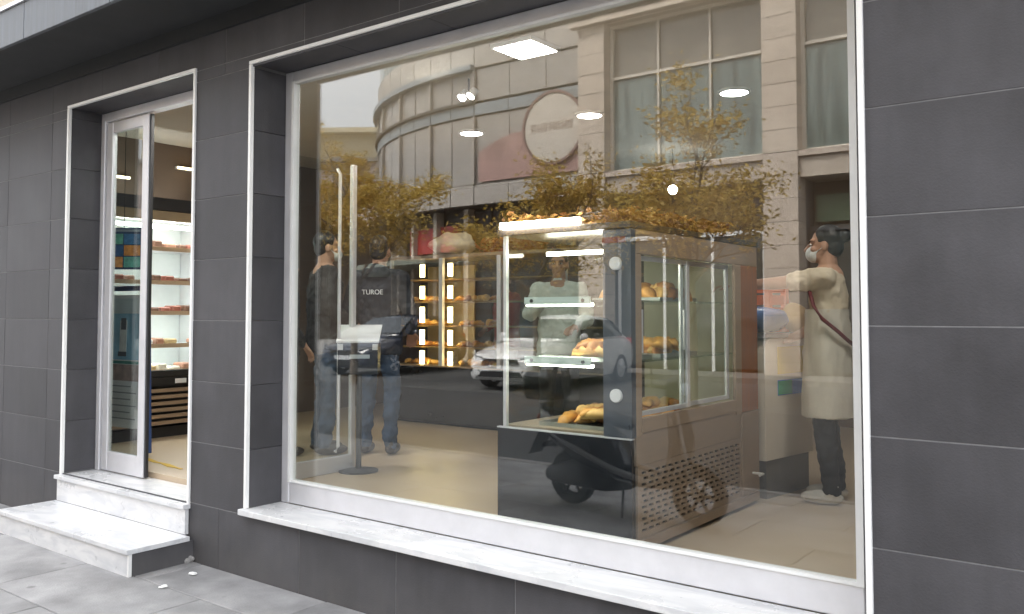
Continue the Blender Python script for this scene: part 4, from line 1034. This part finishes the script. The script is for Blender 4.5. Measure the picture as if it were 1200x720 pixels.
tree(-14.0, -8.95, 5.0, 1.7, 37, 'dense ochre autumn tree in front of the dark parked car', n=14000)
tree(-1.4, -9.0, 5.6, 1.4, 51, 'autumn tree standing farthest from the curved building')

# ------------------------------------------------------------------ cars
def car(label, loc, rz, paint, L=4.3, W=1.80):
    c = thing('parked_car', label, 'car', loc, rz)       # nose towards -y, centred
    y0 = -L / 2; hw = W / 2
    #  (y along length, z top, half width, z bottom)
    st_ = [(0, .58, .62, .30), (.10, .70, .78, .20), (.35, .78, .87, .18), (.9, .88, .895, .18), (1.35, .95, .90, .18), (2.2, .97, .905, .18), (3.2, .98, .90, .18), (3.9, .98, .87, .22), (4.2, .92, .80, .28), (4.3, .75, .70, .36)]
    rings = []
    for yy, zt, w_, zb in st_:
        w_ *= hw / .905; h = zt - zb
        half = [(w_ * .90, zb), (w_ * .99, zb + h * .18), (w_, zb + h * .5), (w_ * .985, zb + h * .78), (w_ * .90, zb + h * .95), (w_ * .6, zt + .012), (0, zt + .028)]
        rings.append([(x, y0 + yy, z) for x, z in half] + [(-x, y0 + yy, z) for x, z in half[-2::-1]])
    b = MB().loft(rings).build('body', paint, c, True); bevmod(b, .01); sb = b.modifiers.new('sub', 'SUBSURF'); sb.levels = sb.render_levels = 1
    cab = [(1.15, .95, .70, .97), (1.95, 1.38, .60, .86), (2.5, 1.455, .60, .86), (3.3, 1.42, .585, .85), (4.02, 1.02, .62, .80)]
    rings = []
    for yy, zt, wr, wb in cab:
        rings.append([(wb * hw / .97, y0 + yy, .93), (wr * hw / .9, y0 + yy, max(.95, zt - .05)), (wr * .75, y0 + yy, zt), (0, y0 + yy, zt + .02), (-wr * .75, y0 + yy, zt), (-wr * hw / .9, y0 + yy, max(.95, zt - .05)), (-wb * hw / .97, y0 + yy, .93)])
    MB().loft(rings).build('cabin', paint, c, True)
    GLS = mat('car_glass', (.02, .025, .03), .04, spec=.9)
    MB().prism([(-.74, y0 + 1.22, .985), (.74, y0 + 1.22, .985), (.60, y0 + 1.90, 1.345), (-.60, y0 + 1.90, 1.345)], (0, -.03, .035)).build('windscreen', GLS, c)
    MB().prism([(-.58, y0 + 3.93, 1.09), (.58, y0 + 3.93, 1.09), (.52, y0 + 3.42, 1.36), (-.52, y0 + 3.42, 1.36)], (0, .03, .035)).build('rear_window', GLS, c)
    for s in (-1, 1):
        MB().prism([(s * .83, y0 + 1.55, .99), (s * .83, y0 + 2.42, .99), (s * .68, y0 + 2.42, 1.37), (s * .69, y0 + 2.02, 1.34)], (s * .035, 0, .008)).build('side_window', GLS, c)
        MB().prism([(s * .83, y0 + 2.50, .99), (s * .82, y0 + 3.55, 1.0), (s * .68, y0 + 3.30, 1.33), (s * .68, y0 + 2.50, 1.37)], (s * .035, 0, .008)).build('side_window', GLS, c)
        MB().prism([(s * .42, y0 + .03, .64), (s * .74, y0 + .14, .70), (s * .84, y0 + .36, .76), (s * .70, y0 + .18, .62)], (0, -.05, .01)).build('headlight', mat('headlight_clear', (.75, .78, .80), .08, var=.1), c)
        MB().prism([(s * .60, y0 + 4.22, .80), (s * .78, y0 + 4.12, .82), (s * .80, y0 + 4.08, .95), (s * .60, y0 + 4.18, .95)], (0, .05, 0)).build('tail_light', mat('tail_red', (.45, .02, .02), .15), c)
        MB().prism([(s * .46, y0 + .05, .33), (s * .76, y0 + .13, .35), (s * .74, y0 + .10, .44), (s * .50, y0 + .04, .41)], (0, -.05, 0)).build('fog_recess', M_BLACK, c)
        mr = MB().ell((s * .98, y0 + 1.55, 1.02), (.10, .055, .075), seg=12, rings=8).build('wing_mirror', paint, c, True)
        for yy in (.82, 3.42):
            wl = part('wheel', c); wl.location = (s * (hw - .11), y0 + yy, .31)
            MB().lathe([(.20, -.09), (.29, -.10), (.31, -.07), (.31, .07), (.29, .10), (.20, .09)], (0, 0, 0), (1, 0, 0), 26).build('tyre', M_BLACK, wl)
            m = MB().lathe([(0, s * .075), (.05, s * .085), (.06, s * .07)], (0, 0, 0), (1, 0, 0), 16)
            for k in range(5):
                a = k * 2 * math.pi / 5; m.tube([(s * .075, .05 * math.cos(a), .05 * math.sin(a)), (s * .08, .20 * math.cos(a), .20 * math.sin(a))], [.03, .025], 6)
            m.lathe([(.185, -.08), (.205, -.08), (.205, .09), (.185, .09)], (0, 0, 0), (1, 0, 0), 26); m.build('rim', M_ALU, wl)
            MB().lathe([(.0, s * .095), (.355, s * .095), (.37, s * .118), (.0, s * .118)], (s * (hw - .11), y0 + yy, .31), (1, 0, 0), 26) if False else None
    MB().prism([(-.46, y0 + .015, .50), (.46, y0 + .015, .50), (.38, y0 + .02, .62), (-.38, y0 + .02, .62)], (0, -.03, 0)).build('grille', M_BLACK, c)
    MB().prism([(-.52, y0 + .03, .27), (.52, y0 + .03, .27), (.44, y0 + .02, .38), (-.44, y0 + .02, .38)], (0, -.03, 0)).build('bumper_intake', M_BLACK, c)
    box('number_plate', (-.26, y0 - .032, .40), (.26, y0 - .018, .50), mat('plate_white', (.68, .70, .72), .4), c)
    box('windscreen_wiper', (-.5, y0 + 1.15, .99), (.1, y0 + 1.17, 1.0), M_BLACK, c)
    return c
car('white hatchback parked nose out to the street across from the pastry case', (-10.5, -11.5, 0.105), R(176), mat('white_paint', (.78, .79, .80), .25, var=.02, coat=.6))
car('dark blue car parked nose out beyond the white hatchback', (-16.1, -12.4, 0.105), R(172), mat('navy_paint', (.012, .018, .04), .2, var=.1, coat=.6))
car('silver car parked beside the dark blue car near the curved building', (-13.3, -11.9, 0.105), R(180), mat('silver_paint', (.36, .37, .38), .3, metal=.6, var=.03, coat=.6)) if False else None

# ------------------------------------------------------------------ scooter at the kerb
sc_ = thing('motor_scooter', 'black motor scooter with pale side trim parked on the pavement', 'scooter', (-3.52, -2.36, 0), R(4))
M_SCB = mat('scooter_black', (.014, .015, .018), .25, var=.1, coat=.5); M_SCG = mat('scooter_grey', (.22, .22, .225), .35, var=.06)
for x in (-.58, .62):
    wl = part('wheel', sc_); wl.location = (x, 0, .225)
    MB().lathe([(.15, -.045), (.205, -.05), (.225, -.025), (.225, .025), (.205, .05), (.15, .045)], (0, 0, 0), (0, 1, 0), 26).build('tyre', M_BLACK, wl)
    m = MB().lathe([(.0, -.03), (.04, -.04), (.04, .04), (0, .03)], (0, 0, 0), (0, 1, 0), 14)
    for k in range(6): a = k * math.pi / 3; m.tube([(.03 * math.cos(a), 0, .03 * math.sin(a)), (.155 * math.cos(a), 0, .155 * math.sin(a))], .014, 6)
    m.lathe([(.14, -.04), (.158, -.042), (.158, .042), (.14, .04)], (0, 0, 0), (0, 1, 0), 26); m.build('rim', mat('rim_black', (.008, .008, .009), .5), wl)
def ring(x, z, hw, hh, n=12, zmin=None): return [(x, hw * math.cos(a), z + hh * math.sin(a)) for a in [k * 2 * math.pi / n for k in range(n)]]
MB().loft([ring(-.92, .74, .03, .03), ring(-.85, .68, .11, .12), ring(-.6, .60, .17, .20), ring(-.3, .52, .18, .24), ring(-.1, .43, .17, .20), ring(.0, .34, .15, .08)]).build('rear_body', M_SCB, sc_, True)
MB().loft([ring(-.88, .80, .08, .03), ring(-.7, .82, .13, .05), ring(-.35, .78, .14, .055), ring(-.05, .72, .11, .05), ring(.0, .69, .06, .03)]).build('seat', M_BLACK, sc_, True)
MB().loft([ring(-.05, .29, .16, .04), ring(.2, .27, .17, .035), ring(.38, .29, .17, .045)]).build('footboard', M_SCB, sc_, True)
MB().loft([[(x, hw * math.cos(a), z + .03 * math.sin(a)) for a in [k * math.pi / 6 for k in range(12)]] for x, z, hw in ((.34, .27, .16), (.44, .45, .19), (.47, .65, .19), (.43, .85, .15), (.38, 1.0, .09))]).build('leg_shield', M_SCB, sc_, True)
for s in (-1, 1): MB().tube([(-.80, s * .12, .62), (-.45, s * .165, .50), (-.05, s * .16, .36), (.3, s * .175, .30), (.46, s * .17, .44), (.48, s * .18, .62)], [.012, .025, .028, .024, .02, .01], 8).build('side_trim', M_SCG, sc_, True)
MB().loft([ring(.50, .52, .04, .02), ring(.58, .48, .075, .03), ring(.72, .44, .07, .03), ring(.85, .35, .03, .02)]).build('front_fender', M_SCB, sc_, True)
MB().tube([(.62, .07, .225), (.50, .05, .6), (.38, 0, 1.0)], .022, 8).build('fork', M_SCG, sc_)
hb = MB().tube([(.26, -.34, 1.06), (.33, -.2, 1.05), (.37, 0, 1.02), (.33, .2, 1.05), (.26, .34, 1.06)], .016, 8).build('handlebar', M_BLACK, sc_)
for s in (-1, 1):
    MB().tube([(.33, s * .2, 1.05), (.36, s * .26, 1.24)], .006, 6).build('mirror_stem', M_BLACK, hb)
    MB().ell((.36, s * .27, 1.28), (.02, .065, .04), seg=12, rings=8).build('mirror', M_BLACK, hb, True)
MB().ell((.43, 0, 1.03), (.08, .12, .09)).build('headlamp_cowl', M_SCB, sc_, True)
MB().ell((.50, 0, 1.02), (.02, .07, .05)).build('headlamp', mat('headlight_clear', (.75, .78, .8), .08), sc_, True)
MB().ell((-.92, 0, .70), (.03, .06, .04)).build('tail_lamp', mat('tail_red', (.45, .02, .02), .15), sc_, True)
MB().prism([(-.88, -.09, .60), (-1.0, -.09, .38), (-1.0, .09, .38), (-.88, .09, .60)], (.012, 0, .004)).build('plate_holder', M_BLACK, sc_)
MB().tube([(-.1, -.16, .24), (-.5, -.19, .26), (-.85, -.2, .34)], [.02, .045, .05], 10).build('exhaust', M_SCG, sc_)
MB().tube([(.0, .10, .26), (.05, .20, .005)], .010, 6).build('side_stand', M_BLACK, sc_)

MB().loft([ring(-.80, .24, .10, .07), ring(-.55, .27, .13, .12), ring(-.25, .27, .14, .13), ring(.0, .27, .13, .08)]).build('engine_casing', M_BLACK, sc_, True)
MB().loft([ring(-.88, .46, .05, .03), ring(-.72, .50, .09, .05), ring(-.5, .52, .10, .06), ring(-.3, .46, .09, .05)]).build('rear_fender', M_SCB, sc_, True)
MB().box((-1.02, -.17, .86), (-.70, .17, 1.10), .04).build('top_box', M_SCB, sc_)
